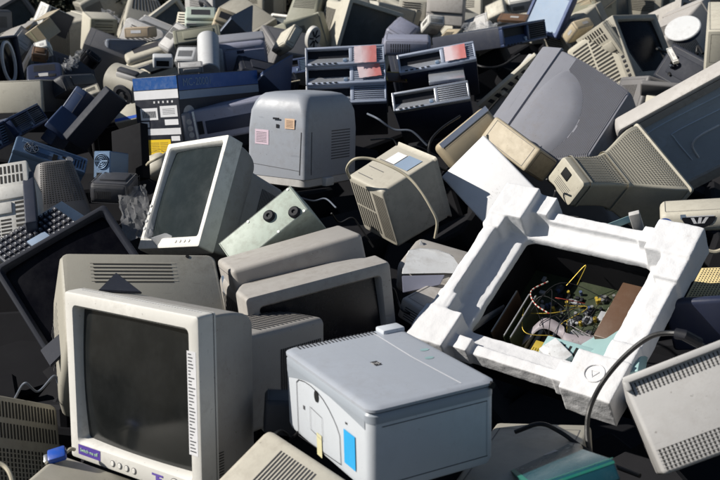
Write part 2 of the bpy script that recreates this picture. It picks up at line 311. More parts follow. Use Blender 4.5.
 ('T16', 'sff', (-1.3544,3.687,0.6015), (0.71695,-0.20953,-0.16434,0.64427), (0.2582,0.2903,0.0778), {'col': 'slate', 'flip': 1, 'n': 'slim_desktop', 'l': 'slim dark desktop with a striped grille, tipped at the left', 'c': 'computer case', 'g': 'slim silver and blue desktop computers'}),
 ('T16b', 'sff', (-1.4538,3.4448,0.6254), (0.6837,-0.11319,-0.02518,0.72049), (0.3526,0.3492,0.0903), {'col': 'navyM', 'n': 'slim_desktop', 'l': 'slim navy desktop cut by the left edge of the photo', 'c': 'computer case', 'g': 'slim silver and blue desktop computers'}),
 ('BC', 'tower', (-1.0846,3.2254,0.6065), (0.80933,-0.53713,0.11604,0.20741), (0.2433,0.2155,0.0724), {'col': 'steelb', 'rear': 1, 'n': 'computer_case', 'l': 'blue metal case back lying below the tipped grille desktop', 'c': 'computer case', 'g': 'computer cases heaped in the scrap pile'}),
 ('BD', 'box', (-1.1707,3.8592,0.6758), (0.44855,0.54464,0.68036,0.19821), (0.1697,0.2504,0.0512), {'col': 'slateB', 'bev': 0.006, 'n': 'plastic_board', 'l': 'slate blue panel leaning left of the black slab', 'c': 'panel'}),
 ('BE', 'box', (-1.1474,3.7227,0.6716), (0.91716,0.17201,0.35462,-0.05902), (0.09,0.126,0.031), {'col': 'slateB', 'bev': 0.006, 'n': 'plastic_board', 'l': 'short blue panel with a pale corner below the cream desktop', 'c': 'panel'}),
 ('T15', 'crt', (-1.8693,4.939,0.5241), (0.78642,-0.07634,0.00316,0.61295), (0.2823,0.2622,0.2471), {'col': 'navy', 'bz': 0.2, 'tw': 0.8, 'th': 0.8, 'special': 'ring', 'bw': 0.02, 'n': 'crt_monitor', 'l': 'navy machine with a white ring at the upper left edge', 'c': 'machine', 'g': 'old monitors heaped in the scrap pile', 'tz': 0.0}),
 ('BB', 'box', (-0.6189,3.8284,0.5439), (0.96121,-0.09336,-0.06187,-0.25207), (0.2168,0.5075,0.2968), {'col': 'cartonk', 'bev': 0.003, 'special': 'BB', 'n': 'printer_carton', 'l': 'blue, white and black printer carton with a yellow label', 'c': 'box'}),
 ('SP', 'slateprinter', (-0.478,3.7275,0.6365), (0.98776,-0.08194,-0.07222,0.11135), (0.4031,0.1817,0.1225), {'col': 'lav', 'n': 'flatbed_printer', 'l': 'long lavender grey printer in front of the blue carton', 'c': 'printer', 'g': 'printers heaped in the scrap pile'}),
 ('PRM', 'prism', (-0.4137,4.1938,0.7473), (0.80732,0.58738,0.03389,0.04563), (0.2259,0.1908,0.1804), {'col': 'slateB', 'n': 'laptop_lid', 'l': 'open blue edged laptop leaning behind the lavender printer', 'c': 'laptop'}),
 ('CP', 'copier', (-0.2054,3.4001,0.5538), (0.9551,-0.09122,-0.01341,-0.28156), (0.2526,0.3173,0.3183), {'col': 'lav', 'n': 'office_copier', 'l': 'grey office copier with pink and orange stickers', 'c': 'copier'}),
 ('CN', 'box', (-0.7373,3.5145,0.5293), (0.91059,-0.35739,-0.18165,-0.10054), (0.0907,0.0913,0.0905), {'col': 'creamg', 'bev': 0.03, 'n': 'plastic_shell', 'l': 'small cream plastic shell beside the yellow label', 'c': 'shell'}),
 ('c1', 'sff', (-0.0556,4.2311,0.7217), (0.94788,-0.31764,-0.02407,-0.00737), (0.3276,0.3591,0.0833), {'paper': 1, 'n': 'slim_desktop', 'l': 'top slim desktop of the stack of three, with red paper', 'c': 'computer case', 'g': 'slim silver and blue desktop computers'}),
 ('c2', 'sff', (-0.0482,4.2037,0.6514), (0.95139,-0.30649,-0.0212,-0.0217), (0.3309,0.3605,0.0831), {'paper': 2, 'n': 'slim_desktop', 'l': 'middle slim desktop of the stack of three, with pink paper', 'c': 'computer case', 'g': 'slim silver and blue desktop computers'}),
 ('c3', 'sff', (-0.048,4.1687,0.5702), (0.94503,-0.32598,-0.0201,-0.01568), (0.3327,0.3654,0.0851), {'n': 'slim_desktop', 'l': 'bottom slim desktop of the stack of three', 'c': 'computer case', 'g': 'slim silver and blue desktop computers'}),
 ('c4', 'sff', (0.3517,4.2763,0.7021), (0.94029,-0.32547,-0.08606,-0.05013), (0.3256,0.3628,0.0856), {'paper': 3, 'n': 'slim_desktop', 'l': 'upper tilted slim desktop right of the stack of three, with a red sheet', 'c': 'computer case', 'g': 'slim silver and blue desktop computers'}),
 ('c5', 'sff', (0.3124,3.9717,0.6141), (0.93673,-0.33492,-0.07712,-0.06647), (0.3049,0.3454,0.0823), {'silver': 1, 'n': 'slim_desktop', 'l': 'lower tilted slim desktop with a silver front grille', 'c': 'computer case', 'g': 'slim silver and blue desktop computers'}),
 ('c5b', 'box', (0.3606,4.1154,0.7684), (0.99632,0.04377,-0.07058,-0.02134), (0.1484,0.1549,0.0155), {'col': 'silver', 'bev': 0.002, 'n': 'metal_sheet', 'l': 'shiny silver plate between the two tilted slim desktops', 'c': 'panel'}),
 ('c6', 'sff', (0.7229,5.5336,0.6134), (0.91719,-0.11482,-0.04191,0.37923), (0.3847,0.4953,0.1054), {'col': 'slate', 'n': 'slim_desktop', 'l': 'slim black sided desktop left of the blue framed flat screen', 'c': 'computer case', 'g': 'slim silver and blue desktop computers'}),
 ('c7', 'sff', (-0.1982,4.7324,0.6661), (0.88777,-0.04876,-0.1137,-0.44335), (0.2708,0.2391,0.0692), {'col': 'navyM', 'n': 'slim_desktop', 'l': 'slim navy desktop left of the stack of three', 'c': 'computer case', 'g': 'slim silver and blue desktop computers'}),
 ('K1', 'box', (0.3878,3.5263,0.6699), (0.7626,0.48586,0.27433,-0.32731), (0.1114,0.2339,0.0858), {'col': 'tan', 'bev': 0.02, 'special': 'K1', 'n': 'plastic_housing', 'l': 'tan housing with a grey strip beside the white lid', 'c': 'computer case'}),
 ('K2', 'box', (0.5964,3.4061,0.6489), (0.73651,0.46926,-0.12713,-0.4703), (0.2481,0.0931,0.1275), {'col': 'tan2', 'bev': 0.01, 'n': 'plastic_housing', 'l': 'tan box shaped housing touching the huge striped monitor', 'c': 'computer case'}),
 ('L', 'crt', (0.9345,3.8313,0.3335), (0.38371,0.27882,0.08421,-0.87632), (0.6519,0.4549,0.51), {'col': 'lav2', 'bz': 0.206, 'tw': 0.553, 'th': 0.818, 'special': 'L', 'prof': 'lin', 'n': 'crt_monitor', 'l': 'huge lavender grey monitor with a finely ribbed back', 'c': 'monitor', 'g': 'old monitors heaped in the scrap pile', 'tz': 0.03}),
 ('L2', 'crt', (0.9529,4.3116,0.4145), (0.19334,0.39247,0.09797,-0.89386), (0.3874,0.361,0.3749), {'col': 'greyL', 'bz': 0.309, 'n': 'crt_monitor', 'l': 'pale grey monitor edge behind the huge ribbed monitor', 'c': 'monitor', 'g': 'old monitors heaped in the scrap pile', 'tw': 0.75, 'th': 0.75, 'tz': 0.0}),
 ('SL', 'box', (0.6474,4.274,0.7161), (0.44727,0.75221,0.48274,0.03294), (0.106,0.3323,0.0173), {'col': 'creamg', 'bev': 0.003, 'special': 'SL', 'n': 'plastic_bracket', 'l': 'long cream plastic bracket leaning left of the huge ribbed monitor', 'c': 'bracket'}),
 ('MV', 'tower', (1.5467,5.7213,0.381), (0.78383,0.05637,-0.33478,-0.51997), (0.3307,0.0432,0.3636), {'col': 'creamg', 'special': 'fins', 'n': 'computer_case', 'l': 'cream case side with vent openings left of the black screened monitor', 'c': 'computer case', 'g': 'computer cases heaped in the scrap pile'}),
 ('Mm', 'crt', (1.5985,5.7616,0.301), (0.89682,-0.29964,-0.06074,0.31976), (0.404,0.4018,0.4064), {'col': 'beigeD', 'scr': 'screenD', 'hcol': 'creamg', 'bz': 0.15, 'tw': 0.94, 'th': 0.94, 'bw': 0.032, 'special': 'M', 'prof': 'lin', 'n': 'crt_monitor', 'l': 'monitor with a deep black screen and cream sides at the upper right', 'c': 'monitor', 'g': 'old monitors heaped in the scrap pile', 'tz': 0.0}),
 ('N', 'crt', (0.731,3.0235,0.5963), (0.47137,0.26599,-0.03985,0.83993), (0.3102,0.3773,0.2282), {'col': 'beigeN', 'bz': 0.049, 'tw': 0.42, 'th': 0.455, 'special': 'N', 'prof': 'neck', 'rk': 0.35, 'n': 'crt_monitor', 'l': 'beige monitor with a perforated flared back, its rear pointing left', 'c': 'monitor', 'g': 'old monitors heaped in the scrap pile', 'tz': -0.009}),
 ('P', 'tray', (1.3843,3.5619,0.5624), (0.91777,0.19352,-0.33601,-0.08568), (0.4951,0.0655,0.4393), {'col': 'taupeL', 'n': 'large_lid', 'l': 'large grey lid with a recessed blue panel at the right edge', 'c': 'lid'}),
 ('O', 'box', (0.9912,2.7451,0.6375), (0.98816,-0.03255,-0.0739,-0.13049), (0.2041,0.1435,0.0644), {'col': 'creamg', 'bev': 0.02, 'special': 'O', 'n': 'flat_printer', 'l': 'cream flat printer with round black and blue stickers at the right', 'c': 'printer', 'g': 'printers heaped in the scrap pile'}),
 ('R', 'tower', (1.2028,3.816,0.6079), (0.98134,-0.07148,0.07145,0.1636), (0.1557,0.1273,0.145), {'col': 'creamg', 'special': 'fins', 'n': 'computer_case', 'l': 'cream case corner with slotted front below the black screened monitor', 'c': 'computer case', 'g': 'computer cases heaped in the scrap pile'}),
 ('R2', 'box', (1.4458,4.5722,0.5731), (0.94125,0.28534,-0.05201,-0.17301), (0.2727,0.0288,0.0866), {'col': 'taupeD', 'bev': 0.01, 'n': 'plastic_housing', 'l': 'dark taupe housing under the black screened monitor', 'c': 'computer case'}),
 ('Q', 'tower', (1.7254,4.7255,0.6055), (0.98004,0.13137,-0.04947,-0.14075), (0.1555,0.3246,0.3444), {'col': 'creamg', 'special': 'bluebay', 'n': 'computer_case', 'l': 'cream tower case at the right edge with a pale blue bay', 'c': 'computer case', 'g': 'computer cases heaped in the scrap pile'}),
 ('TK', 'box', (0.6817,2.5412,0.7016), (0.8973,-0.24647,-0.08464,0.35628), (0.2002,0.0133,0.0187), {'col': 'tealm', 'bev': 0.001, 'n': 'metal_rail', 'l': 'pale teal metal rail behind the top of the foam', 'c': 'bracket'}),
 ('TK2', 'box', (0.7747,2.5628,0.6789), (0.97385,0.07636,-0.18678,-0.10436), (0.0291,0.0189,0.0753), {'col': 'greyL', 'bev': 0.002, 'n': 'metal_bracket', 'l': 'grey metal bracket at the end of the teal rail', 'c': 'bracket'}),
 ('TK3', 'box', (0.2516,2.3827,0.5621), (0.86634,-0.22648,0.02646,0.44437), (0.0299,0.0224,0.0993), {'col': 'tealm', 'bev': 0.001, 'n': 'metal_bracket', 'l': 'pale teal bracket left of the foam frame', 'c': 'bracket'}),
 ('b1', 'box', (-2.2444,6.0376,0.5798), (0.87867,-0.0706,0.05012,0.46952), (0.234,0.2027,0.1617), {'col': 'taupeD', 'bev': 0.02, 'n': 'plastic_housing', 'l': 'grey housing against the dark bushes at the left edge', 'c': 'computer case'}),
 ('b2', 'tower', (-1.9386,6.2598,0.5678), (0.9138,-0.20247,0.15657,-0.31537), (0.0881,0.2123,0.1517), {'col': 'white', 'side': 'dark', 'special': 'label', 'n': 'computer_case', 'l': 'leaning white labelled case with a dark side in front of the bushes', 'c': 'computer case', 'g': 'computer cases heaped in the scrap pile'}),
 ('b3', 'carton', (-1.787,5.7247,0.613), (0.94251,0.06226,-0.27881,-0.17338), (0.1379,0.1372,0.1009), {'col': 'tan', 'n': 'cardboard_box', 'l': 'tan cardboard box with open flaps near the bushes', 'c': 'box'}),
 ('b4', 'box', (-1.9612,5.7238,0.5824), (0.88648,0.29303,0.35503,-0.04746), (0.1137,0.1275,0.1058), {'col': 'greyL', 'bev': 0.01, 'n': 'plastic_housing', 'l': 'pale grey slab left of the tan cardboard box', 'c': 'computer case'}),
 ('b3b', 'box', (-1.55,4.9254,0.7003), (0.93652,0.30986,-0.1005,0.12967), (0.0669,0.0528,0.0735), {'col': 'white', 'bev': 0.005, 'n': 'white_box', 'l': 'small white box below the tan cardboard box', 'c': 'box'}),
 ('b3c', 'box', (-1.5011,4.6672,0.7321), (0.95377,0.27466,0.11144,0.04971), (0.0659,0.0524,0.0523), {'col': 'brown', 'bev': 0.004, 'n': 'cardboard_box', 'l': 'small brown cardboard box under the white box', 'c': 'box'}),
 ('b5', 'crt', (-2.0308,7.4904,0.281), (0.07817,-0.07993,0.03439,0.99314), (0.2386,0.2248,0.1816), {'col': 'greyL', 'bz': 0.119, 'tw': 0.796, 'th': 0.75, 'prof': 'lin', 'n': 'crt_monitor', 'l': 'pale monitor seen from behind, next to the fan case', 'c': 'monitor', 'g': 'old monitors heaped in the scrap pile', 'tz': 0.072}),
 ('b6', 'tower', (-1.7372,6.602,0.3681), (0.96032,0.0401,0.07383,0.26595), (0.1779,0.202,0.2524), {'col': 'olive', 'rear': 1, 'side': 'creamg', 'n': 'computer_case', 'l': 'beige tower with its fan grille and ports facing out', 'c': 'computer case', 'g': 'computer cases heaped in the scrap pile'}),
 ('b7', 'box', (-1.2655,5.8029,0.6186), (0.99263,-0.06696,-0.02516,-0.09787), (0.1545,0.1224,0.0606), {'col': 'peach', 'bev': 0.01, 'special': 'b7', 'n': 'plastic_box', 'l': 'peach box with a small pale label among the far monitors', 'c': 'box'}),
 ('b8', 'crt', (-1.9948,8.8839,0.0139), (0.92292,0.30199,0.18772,0.14762), (0.4227,0.4051,0.4036), {'col': 'beige', 'bz': 0.099, 'tw': 0.631, 'th': 0.8, 'prof': 'lin', 'n': 'crt_monitor', 'l': 'big beige monitor seen from behind at the top left', 'c': 'monitor', 'g': 'old monitors heaped in the scrap pile', 'tz': -0.0}),
 ('b9', 'box', (-1.3224,5.6586,0.4967), (0.94113,-0.15802,0.02188,0.29804), (0.253,0.0442,0.1383), {'col': 'slateG', 'bev': 0.02, 'n': 'crt_monitor', 'l': 'smooth blue grey monitor back below the peach box', 'c': 'monitor', 'g': 'old monitors heaped in the scrap pile'}),
 ('b10', 'box', (-1.0028,5.6248,0.5984), (0.84266,0.38999,-0.02224,-0.3706), (0.1105,0.1812,0.1107), {'col': 'greyL', 'bev': 0.02, 'n': 'plastic_housing', 'l': 'rounded grey housing leaning right of the peach box', 'c': 'computer case'}),
 ('b11', 'drum', (-0.9787,4.1499,0.7036), (0.96507,0.1487,0.06082,-0.20697), (0.141,0.1384,0.1043), {'col': 'beige', 'n': 'desktop_fax', 'l': 'rounded beige machine with a cable and round port beside the blue carton', 'c': 'machine'}),
 ('b12', 'crt', (-1.8386,10.3224,0.237), (0.87173,0.45105,0.15364,0.11417), (0.2965,0.298,0.2592), {'col': 'white', 'bw': 0.02, 'bz': 0.12, 'n': 'crt_monitor', 'l': 'small pale framed screen cut by the top edge', 'c': 'monitor', 'g': 'old monitors heaped in the scrap pile', 'tw': 0.75, 'th': 0.75, 'tz': 0.0}),
 ('b12p', 'phone', (-1.0051,6.8814,0.5274), (0.80817,0.2799,-0.1977,-0.47899), (0.2377,0.122,0.1662), {'col': 'slateG', 'n': 'desk_phone', 'l': 'dark desk phone with a pale ring at the top edge', 'c': 'phone'}),
 ('b13', 'printer', (-0.9895,6.2681,0.5983), (0.98662,0.14493,0.03253,0.06716), (0.1963,0.1824,0.0965), {'col': 'greeng', 'n': 'laser_printer', 'l': 'pale green grey laser printer among the far monitors', 'c': 'printer', 'g': 'printers heaped in the scrap pile'}),
 ('b14', 'printer', (-0.8483,6.1796,0.6134), (0.93285,0.30681,0.18657,-0.02924), (0.1208,0.1321,0.0968), {'col': 'tan', 'n': 'laser_printer', 'l': 'tan desktop printer above the dark prism lid', 'c': 'printer', 'g': 'printers heaped in the scrap pile'}),
 ('b15', 'crt', (-0.8412,7.5196,0.2897), (0.80908,-0.53292,0.00423,-0.24772), (0.1687,0.1948,0.182), {'col': 'tan2', 'bz': 0.2, 'bw': 0.03, 'n': 'crt_monitor', 'l': 'cream edged monitor half hidden behind the tan printer', 'c': 'monitor', 'g': 'old monitors heaped in the scrap pile', 'tw': 0.701, 'th': 0.718, 'tz': -0.014}),
 ('b16', 'crt', (-0.9284,9.2874,0.1191), (0.23352,0.00113,0.05182,0.97097), (0.3683,0.3559,0.3319), {'col': 'creamg', 'bz': 0.119, 'tw': 0.835, 'th': 0.71, 'prof': 'lin', 'n': 'crt_monitor', 'l': 'large cream monitor back at the top edge above the tan printer', 'c': 'monitor', 'g': 'old monitors heaped in the scrap pile', 'tz': 0.014}),
 ('b17', 'crt', (-0.5279,7.2492,0.291), (0.90422,-0.27072,0.08446,-0.31931), (0.2843,0.2432,0.1881), {'col': 'cream', 'hcol': 'olive', 'bz': 0.16, 'bw': 0.03, 'tw': 0.836, 'th': 0.884, 'n': 'crt_monitor', 'l': 'small white framed monitor with a dull screen in the back rows', 'c': 'monitor', 'g': 'old monitors heaped in the scrap pile', 'tz': 0.037}),
 ('b17b', 'box', (-0.3513,5.1373,0.7124), (0.80851,0.26341,-0.36126,-0.38266), (0.1839,0.1232,0.057), {'col': 'creamg', 'bev': 0.01, 'n': 'plastic_housing', 'l': 'pale wedge housing below the small white framed monitor', 'c': 'computer case'}),
 ('b18', 'crt', (-0.2936,6.9589,0.5247), (0.83647,0.50608,-0.11241,-0.17766), (0.2454,0.2342,0.2487), {'col': 'olive', 'bz': 0.132, 'tw': 0.897, 'th': 0.804, 'prof': 'lin', 'n': 'crt_monitor', 'l': 'dark olive monitor back right of the small white framed monitor', 'c': 'monitor', 'g': 'old monitors heaped in the scrap pile', 'tz': 0.002}),
 ('b19', 'disc', (-0.2611,5.3459,0.6403), (0.92509,0.12416,0.03725,0.35695), (0.0918,0.0278,0.1344), {'col': 'cream', 'n': 'wall_clock_shell', 'l': 'oval cream shell with dark spokes standing beside the grilled monitor', 'c': 'shell'}),
 ('b20', 'crt', (-0.1555,7.0389,0.3201), (0.38805,-0.03463,0.17125,0.90493), (0.2351,0.244,0.2114), {'col': 'creamg', 'bz': 0.12, 'tw': 0.811, 'th': 0.971, 'prof': 'lin', 'special': 'b20', 'n': 'crt_monitor', 'l': 'big cream monitor with a dark back grille behind the stack of three', 'c': 'monitor', 'g': 'old monitors heaped in the scrap pile', 'tz': -0.013}),
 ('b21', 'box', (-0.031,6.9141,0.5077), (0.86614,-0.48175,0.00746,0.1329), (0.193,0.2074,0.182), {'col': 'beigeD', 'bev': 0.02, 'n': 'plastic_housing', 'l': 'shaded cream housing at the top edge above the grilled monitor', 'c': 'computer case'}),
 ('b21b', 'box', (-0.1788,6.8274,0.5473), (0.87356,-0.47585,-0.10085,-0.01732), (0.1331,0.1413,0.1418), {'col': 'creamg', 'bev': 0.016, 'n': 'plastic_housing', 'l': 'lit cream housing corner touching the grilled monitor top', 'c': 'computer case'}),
 ('b22', 'crt', (0.3668,9.0245,0.132), (0.051,0.05936,-0.05205,-0.99557), (0.3887,0.358,0.3569), {'col': 'beige', 'bz': 0.123, 'tw': 0.917, 'th': 0.562, 'prof': 'lin', 'n': 'crt_monitor', 'l': 'wide beige monitor back at the top centre', 'c': 'monitor', 'g': 'old monitors heaped in the scrap pile', 'tz': 0.052}),
 ('b23', 'box', (0.2359,5.9142,0.5723), (0.92812,0.23749,0.15844,-0.23891), (0.154,0.1665,0.112), {'col': 'lav', 'bev': 0.02, 'n': 'plastic_housing', 'l': 'grey wedge housing below the wide beige monitor back', 'c': 'computer case'}),
 ('b24', 'box', (0.2505,5.3325,0.6239), (0.99958,0.00956,0.0006,-0.0273), (0.2528,0.1804,0.0868), {'col': 'lav', 'bev': 0.022, 'n': 'plastic_housing', 'l': 'rounded grey housing behind the upper tilted slim desktop', 'c': 'computer case'}),
 ('b25', 'box', (0.5758,6.8359,0.5101), (0.97595,-0.05234,0.01196,-0.21127), (0.2675,0.0478,0.2188), {'col': 'taupeL', 'bev': 0.01, 'special': 'step', 'n': 'printer_cover', 'l': 'upright grey beige cover at the top centre', 'c': 'cover'}),
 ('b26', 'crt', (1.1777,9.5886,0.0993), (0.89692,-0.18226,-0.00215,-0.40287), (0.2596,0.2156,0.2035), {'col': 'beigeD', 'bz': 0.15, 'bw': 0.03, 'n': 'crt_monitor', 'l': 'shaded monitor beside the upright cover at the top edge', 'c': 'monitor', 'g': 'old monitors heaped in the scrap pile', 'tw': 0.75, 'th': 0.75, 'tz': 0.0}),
 ('b27', 'box', (0.4159,5.8103,0.7235), (0.30139,0.94176,0.14482,-0.03562), (0.1035,0.1363,0.0685), {'col': 'cream', 'bev': 0.016, 'n': 'plastic_shell', 'l': 'cream shell between the grey housing and the upright cover', 'c': 'shell'}),
 ('b27b', 'box', (0.5214,5.6312,0.6125), (0.93086,0.16418,-0.11592,-0.30514), (0.1017,0.1301,0.0665), {'col': 'tan', 'bev': 0.01, 'n': 'plastic_shell', 'l': 'yellowed cream shell above the red sheet', 'c': 'shell'}),
 ('b26b', 'box', (0.9285,6.6817,0.5642), (0.8735,-0.38853,-0.15905,-0.24646), (0.1431,0.1281,0.1279), {'col': 'creamg', 'bev': 0.02, 'n': 'plastic_housing', 'l': 'bright cream housing left of the blue framed flat screen', 'c': 'computer case'}),
 ('b26c', 'box', (1.081,6.8004,0.6417), (0.9429,0.308,-0.11685,-0.04915), (0.1598,0.1411,0.1129), {'col': 'cream', 'bev': 0.016, 'n': 'plastic_housing', 'l': 'rounded cream housing touching the blue framed flat screen', 'c': 'computer case'}),
 ('b26d', 'box', (0.9621,6.3449,0.6299), (0.98484,0.08054,-0.01109,-0.15322), (0.1751,0.1266,0.019), {'col': 'brown', 'bev': 0.002, 'n': 'cardboard_sheet', 'l': 'brown cardboard sheet on the slim black sided desktop', 'c': 'sheet'}),
 ('b30', 'lcd', (1.1605,6.472,0.5165), (0.85274,-0.17804,0.12876,-0.47387), (0.3467,0.0513,0.2788), {'col': 'navyM', 'n': 'flat_screen', 'l': 'blue framed flat screen leaning at the top edge', 'c': 'monitor', 'g': 'old monitors heaped in the scrap pile'}),
 ('b31', 'box', (1.5922,6.7308,0.6286), (0.85785,0.05741,-0.29105,-0.41963), (0.2146,0.2124,0.1324), {'col': 'tan2', 'bev': 0.01, 'n': 'plastic_housing', 'l': 'tan housing at the top right of the blue framed flat screen', 'c': 'computer case'}),
 ('b31b', 'box', (1.5537,6.7289,0.5545), (0.9451,-0.07387,-0.00694,0.31824), (0.22,0.2202,0.1678), {'col': 'olive', 'bev': 0.01, 'n': 'plastic_housing', 'l': 'olive beige housing above the cream vented side', 'c': 'computer case'}),
 ('b31c', 'box', (1.328,6.0275,0.5924), (0.88133,-0.37589,-0.16124,0.23656), (0.1467,0.1481,0.0711), {'col': 'tan', 'bev': 0.02, 'n': 'plastic_shell', 'l': 'small beige shell between flat screen and black screened monitor', 'c': 'shell'}),
 ('b32', 'crt', (2.8388,9.9858,0.2326), (0.18804,-0.10039,-0.38342,0.89864), (0.4018,0.3811,0.3607), {'col': 'beige', 'bz': 0.12, 'tw': 0.852, 'th': 0.849, 'prof': 'lin', 'n': 'crt_monitor', 'l': 'cream monitor back above the black screened monitor', 'c': 'monitor', 'g': 'old monitors heaped in the scrap pile', 'tz': 0.0}),
 ('b33', 'crt', (2.7767,8.7372,0.1351), (0.91223,-0.38463,0.03364,-0.13701), (0.2486,0.2387,0.188), {'col': 'white', 'bz': 0.12, 'bw': 0.022, 'n': 'crt_monitor', 'l': 'small white framed screen at the top right', 'c': 'monitor', 'g': 'old monitors heaped in the scrap pile', 'tw': 0.75, 'th': 0.75, 'tz': 0.0}),
 ('b34', 'disc2', (1.9049,5.8475,0.624), (0.86881,0.37606,-0.22351,-0.23193), (0.2107,0.1657,0.0832), {'col': 'whiteG', 'n': 'round_stand', 'l': 'round pale stand base upturned over a blue body', 'c': 'stand'}),
 ('b35', 'crt', (2.7183,7.7839,0.1968), (0.1638,0.00721,0.51159,0.84344), (0.2848,0.2783,0.2624), {'col': 'beigeD', 'bz': 0.12, 'tw': 0.754, 'th': 0.802, 'prof': 'lin', 'n': 'crt_monitor', 'l': 'grey beige monitor back at the top right edge', 'c': 'monitor', 'g': 'old monitors heaped in the scrap pile', 'tz': 0.0}),
 ('b35b', 'box', (2.4938,7.1897,0.6432), (0.91185,0.3561,-0.13046,-0.15719), (0.3035,0.2025,0.1219), {'col': 'taupeD', 'bev': 0.02, 'n': 'plastic_housing', 'l': 'dark housing cut by the top right corner', 'c': 'computer case'}),
 ('b36', 'box', (2.2708,7.7364,0.1734), (0.92219,-0.20411,0.13628,0.29887), (0.1913,0.153,0.1518), {'col': 'navy', 'bev': 0.01, 'n': 'plastic_box', 'l': 'navy block between black screened monitor and round stand', 'c': 'box'}),
 ('b37', 'box', (1.5398,4.8388,0.6777), (0.82254,-0.54407,-0.12,-0.11411), (0.027,0.0176,0.1172), {'col': 'white', 'bev': 0.002, 'n': 'plastic_strip', 'l': 'short white strip right of the black screened monitor', 'c': 'strip'}),
 ('HP', 'hp', (-0.606,5.1098,0.599), (0.99652,0.00717,-0.03718,0.0743), (0.2645,0.2212,0.1439), {'col': 'lav', 'n': 'laser_printer', 'l': 'pale laser printer with a round badge behind the blue carton', 'c': 'printer', 'g': 'printers heaped in the scrap pile'}),
 ('HR', 'roll', (-0.7318,4.8002,0.6415), (0.87438,-0.47742,-0.01455,0.08559), (0.1066,0.1055,0.2316), {'col': 'whiteG', 'n': 'paper_roll', 'l': 'white upright cylinder left of the round badge printer', 'c': 'roll'}),
 ('HL', 'prism', (-0.7306,5.7388,0.7158), (0.81389,0.57724,0.02701,0.0604), (0.2168,0.1838,0.1367), {'col': 'slateG', 'n': 'laptop_lid', 'l': 'dark slate triangular lid on top of the round badge printer', 'c': 'lid'}),
 ('h1', 'box', (-0.9613,4.8365,0.6572), (0.99283,0.01526,0.03432,0.11353), (0.0946,0.0765,0.0576), {'col': 'whiteG', 'bev': 0.008, 'special': 'open', 'n': 'plastic_shell', 'l': 'white plastic shell with an opening left of the white cylinder', 'c': 'shell'}),
 ('h2', 'box', (-0.8555,4.9589,0.6536), (0.95777,0.28226,-0.0218,-0.05038), (0.1118,0.1105,0.0634), {'col': 'whiteG', 'bev': 0.02, 'n': 'plastic_shell', 'l': 'white rounded shell touching the white cylinder', 'c': 'shell'}),
 ('h3', 'box', (-0.807,4.7266,0.6611), (0.99392,0.06648,-0.00722,0.08752), (0.1176,0.0773,0.0328), {'col': 'greyL', 'bev': 0.004, 'n': 'plastic_tray', 'l': 'grey ridged tray on the back of the blue carton', 'c': 'tray'}),
 ('h4', 'box', (-0.8908,5.5084,0.6653), (0.90545,0.41191,-0.01827,0.10079), (0.2575,0.0879,0.0528), {'col': 'olive', 'bev': 0.006, 'n': 'plastic_board', 'l': 'dark green grey panel behind the white cylinder', 'c': 'panel'}),
 ('d1', 'crt', (-1.3998,4.3976,0.5803), (0.10154,0.09218,-0.59045,-0.79534), (0.2199,0.2257,0.2027), {'col': 'navy', 'bz': 0.12, 'tw': 0.735, 'th': 0.869, 'prof': 'lin', 'n': 'crt_monitor', 'l': 'navy black monitor in shade behind the cream desktop', 'c': 'monitor', 'g': 'old monitors heaped in the scrap pile', 'tz': 0.001}),
 ('d2', 'box', (-1.3346,5.0593,0.6186), (0.84421,0.19946,-0.36958,-0.33306), (0.1192,0.0298,0.0882), {'col': 'black', 'bev': 0.01, 'n': 'plastic_box', 'l': 'black block right of the clear plastic bag', 'c': 'box'}),
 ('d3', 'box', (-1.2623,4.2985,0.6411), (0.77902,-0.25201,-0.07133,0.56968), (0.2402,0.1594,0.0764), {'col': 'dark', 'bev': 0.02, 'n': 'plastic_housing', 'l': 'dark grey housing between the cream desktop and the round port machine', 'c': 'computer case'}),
 ('d4', 'box', (-1.1248,4.187,0.6431), (0.92139,0.32182,-0.08924,0.19876), (0.0674,0.0539,0.087), {'col': 'creamg', 'bev': 0.004, 'n': 'plastic_board', 'l': 'pale strip low behind the black slab and the carton', 'c': 'panel'}),
 ('d5', 'box', (-0.9291,3.8913,0.6266), (0.89802,-0.42621,-0.09575,-0.05238), (0.0923,0.0516,0.0827), {'col': 'creamg', 'bev': 0.004, 'special': 'blueedge', 'n': 'paper_box', 'l': 'cream box with a blue edge at the left of the carton', 'c': 'box'}),
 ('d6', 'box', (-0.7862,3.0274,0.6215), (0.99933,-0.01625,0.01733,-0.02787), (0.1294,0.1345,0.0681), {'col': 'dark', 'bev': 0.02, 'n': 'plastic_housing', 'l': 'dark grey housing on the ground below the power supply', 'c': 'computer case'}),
 ('FN', 'disc', (-1.0265,2.6765,0.634), (0.86903,-0.17938,0.0891,0.45241), (0.0964,0.0344,0.103), {'col': 'taupe', 'n': 'fan_housing', 'l': 'dark spoked round fan housing at the left edge below the cream slotted case', 'c': 'fan'}),
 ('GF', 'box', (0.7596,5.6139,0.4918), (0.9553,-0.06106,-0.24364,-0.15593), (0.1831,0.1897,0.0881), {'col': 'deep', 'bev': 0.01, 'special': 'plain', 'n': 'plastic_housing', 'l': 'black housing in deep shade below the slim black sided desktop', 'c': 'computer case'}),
 ('CG', 'box', (0.1505,4.2102,0.745), (0.98936,0.11774,0.04883,0.07012), (0.0909,0.0864,0.0062), {'col': 'pcbb', 'bev': 0.001, 'special': 'goldedge', 'n': 'circuit_card', 'l': 'dark circuit card with a gold edge between the two stacks of slim desktops', 'c': 'card'}),
]
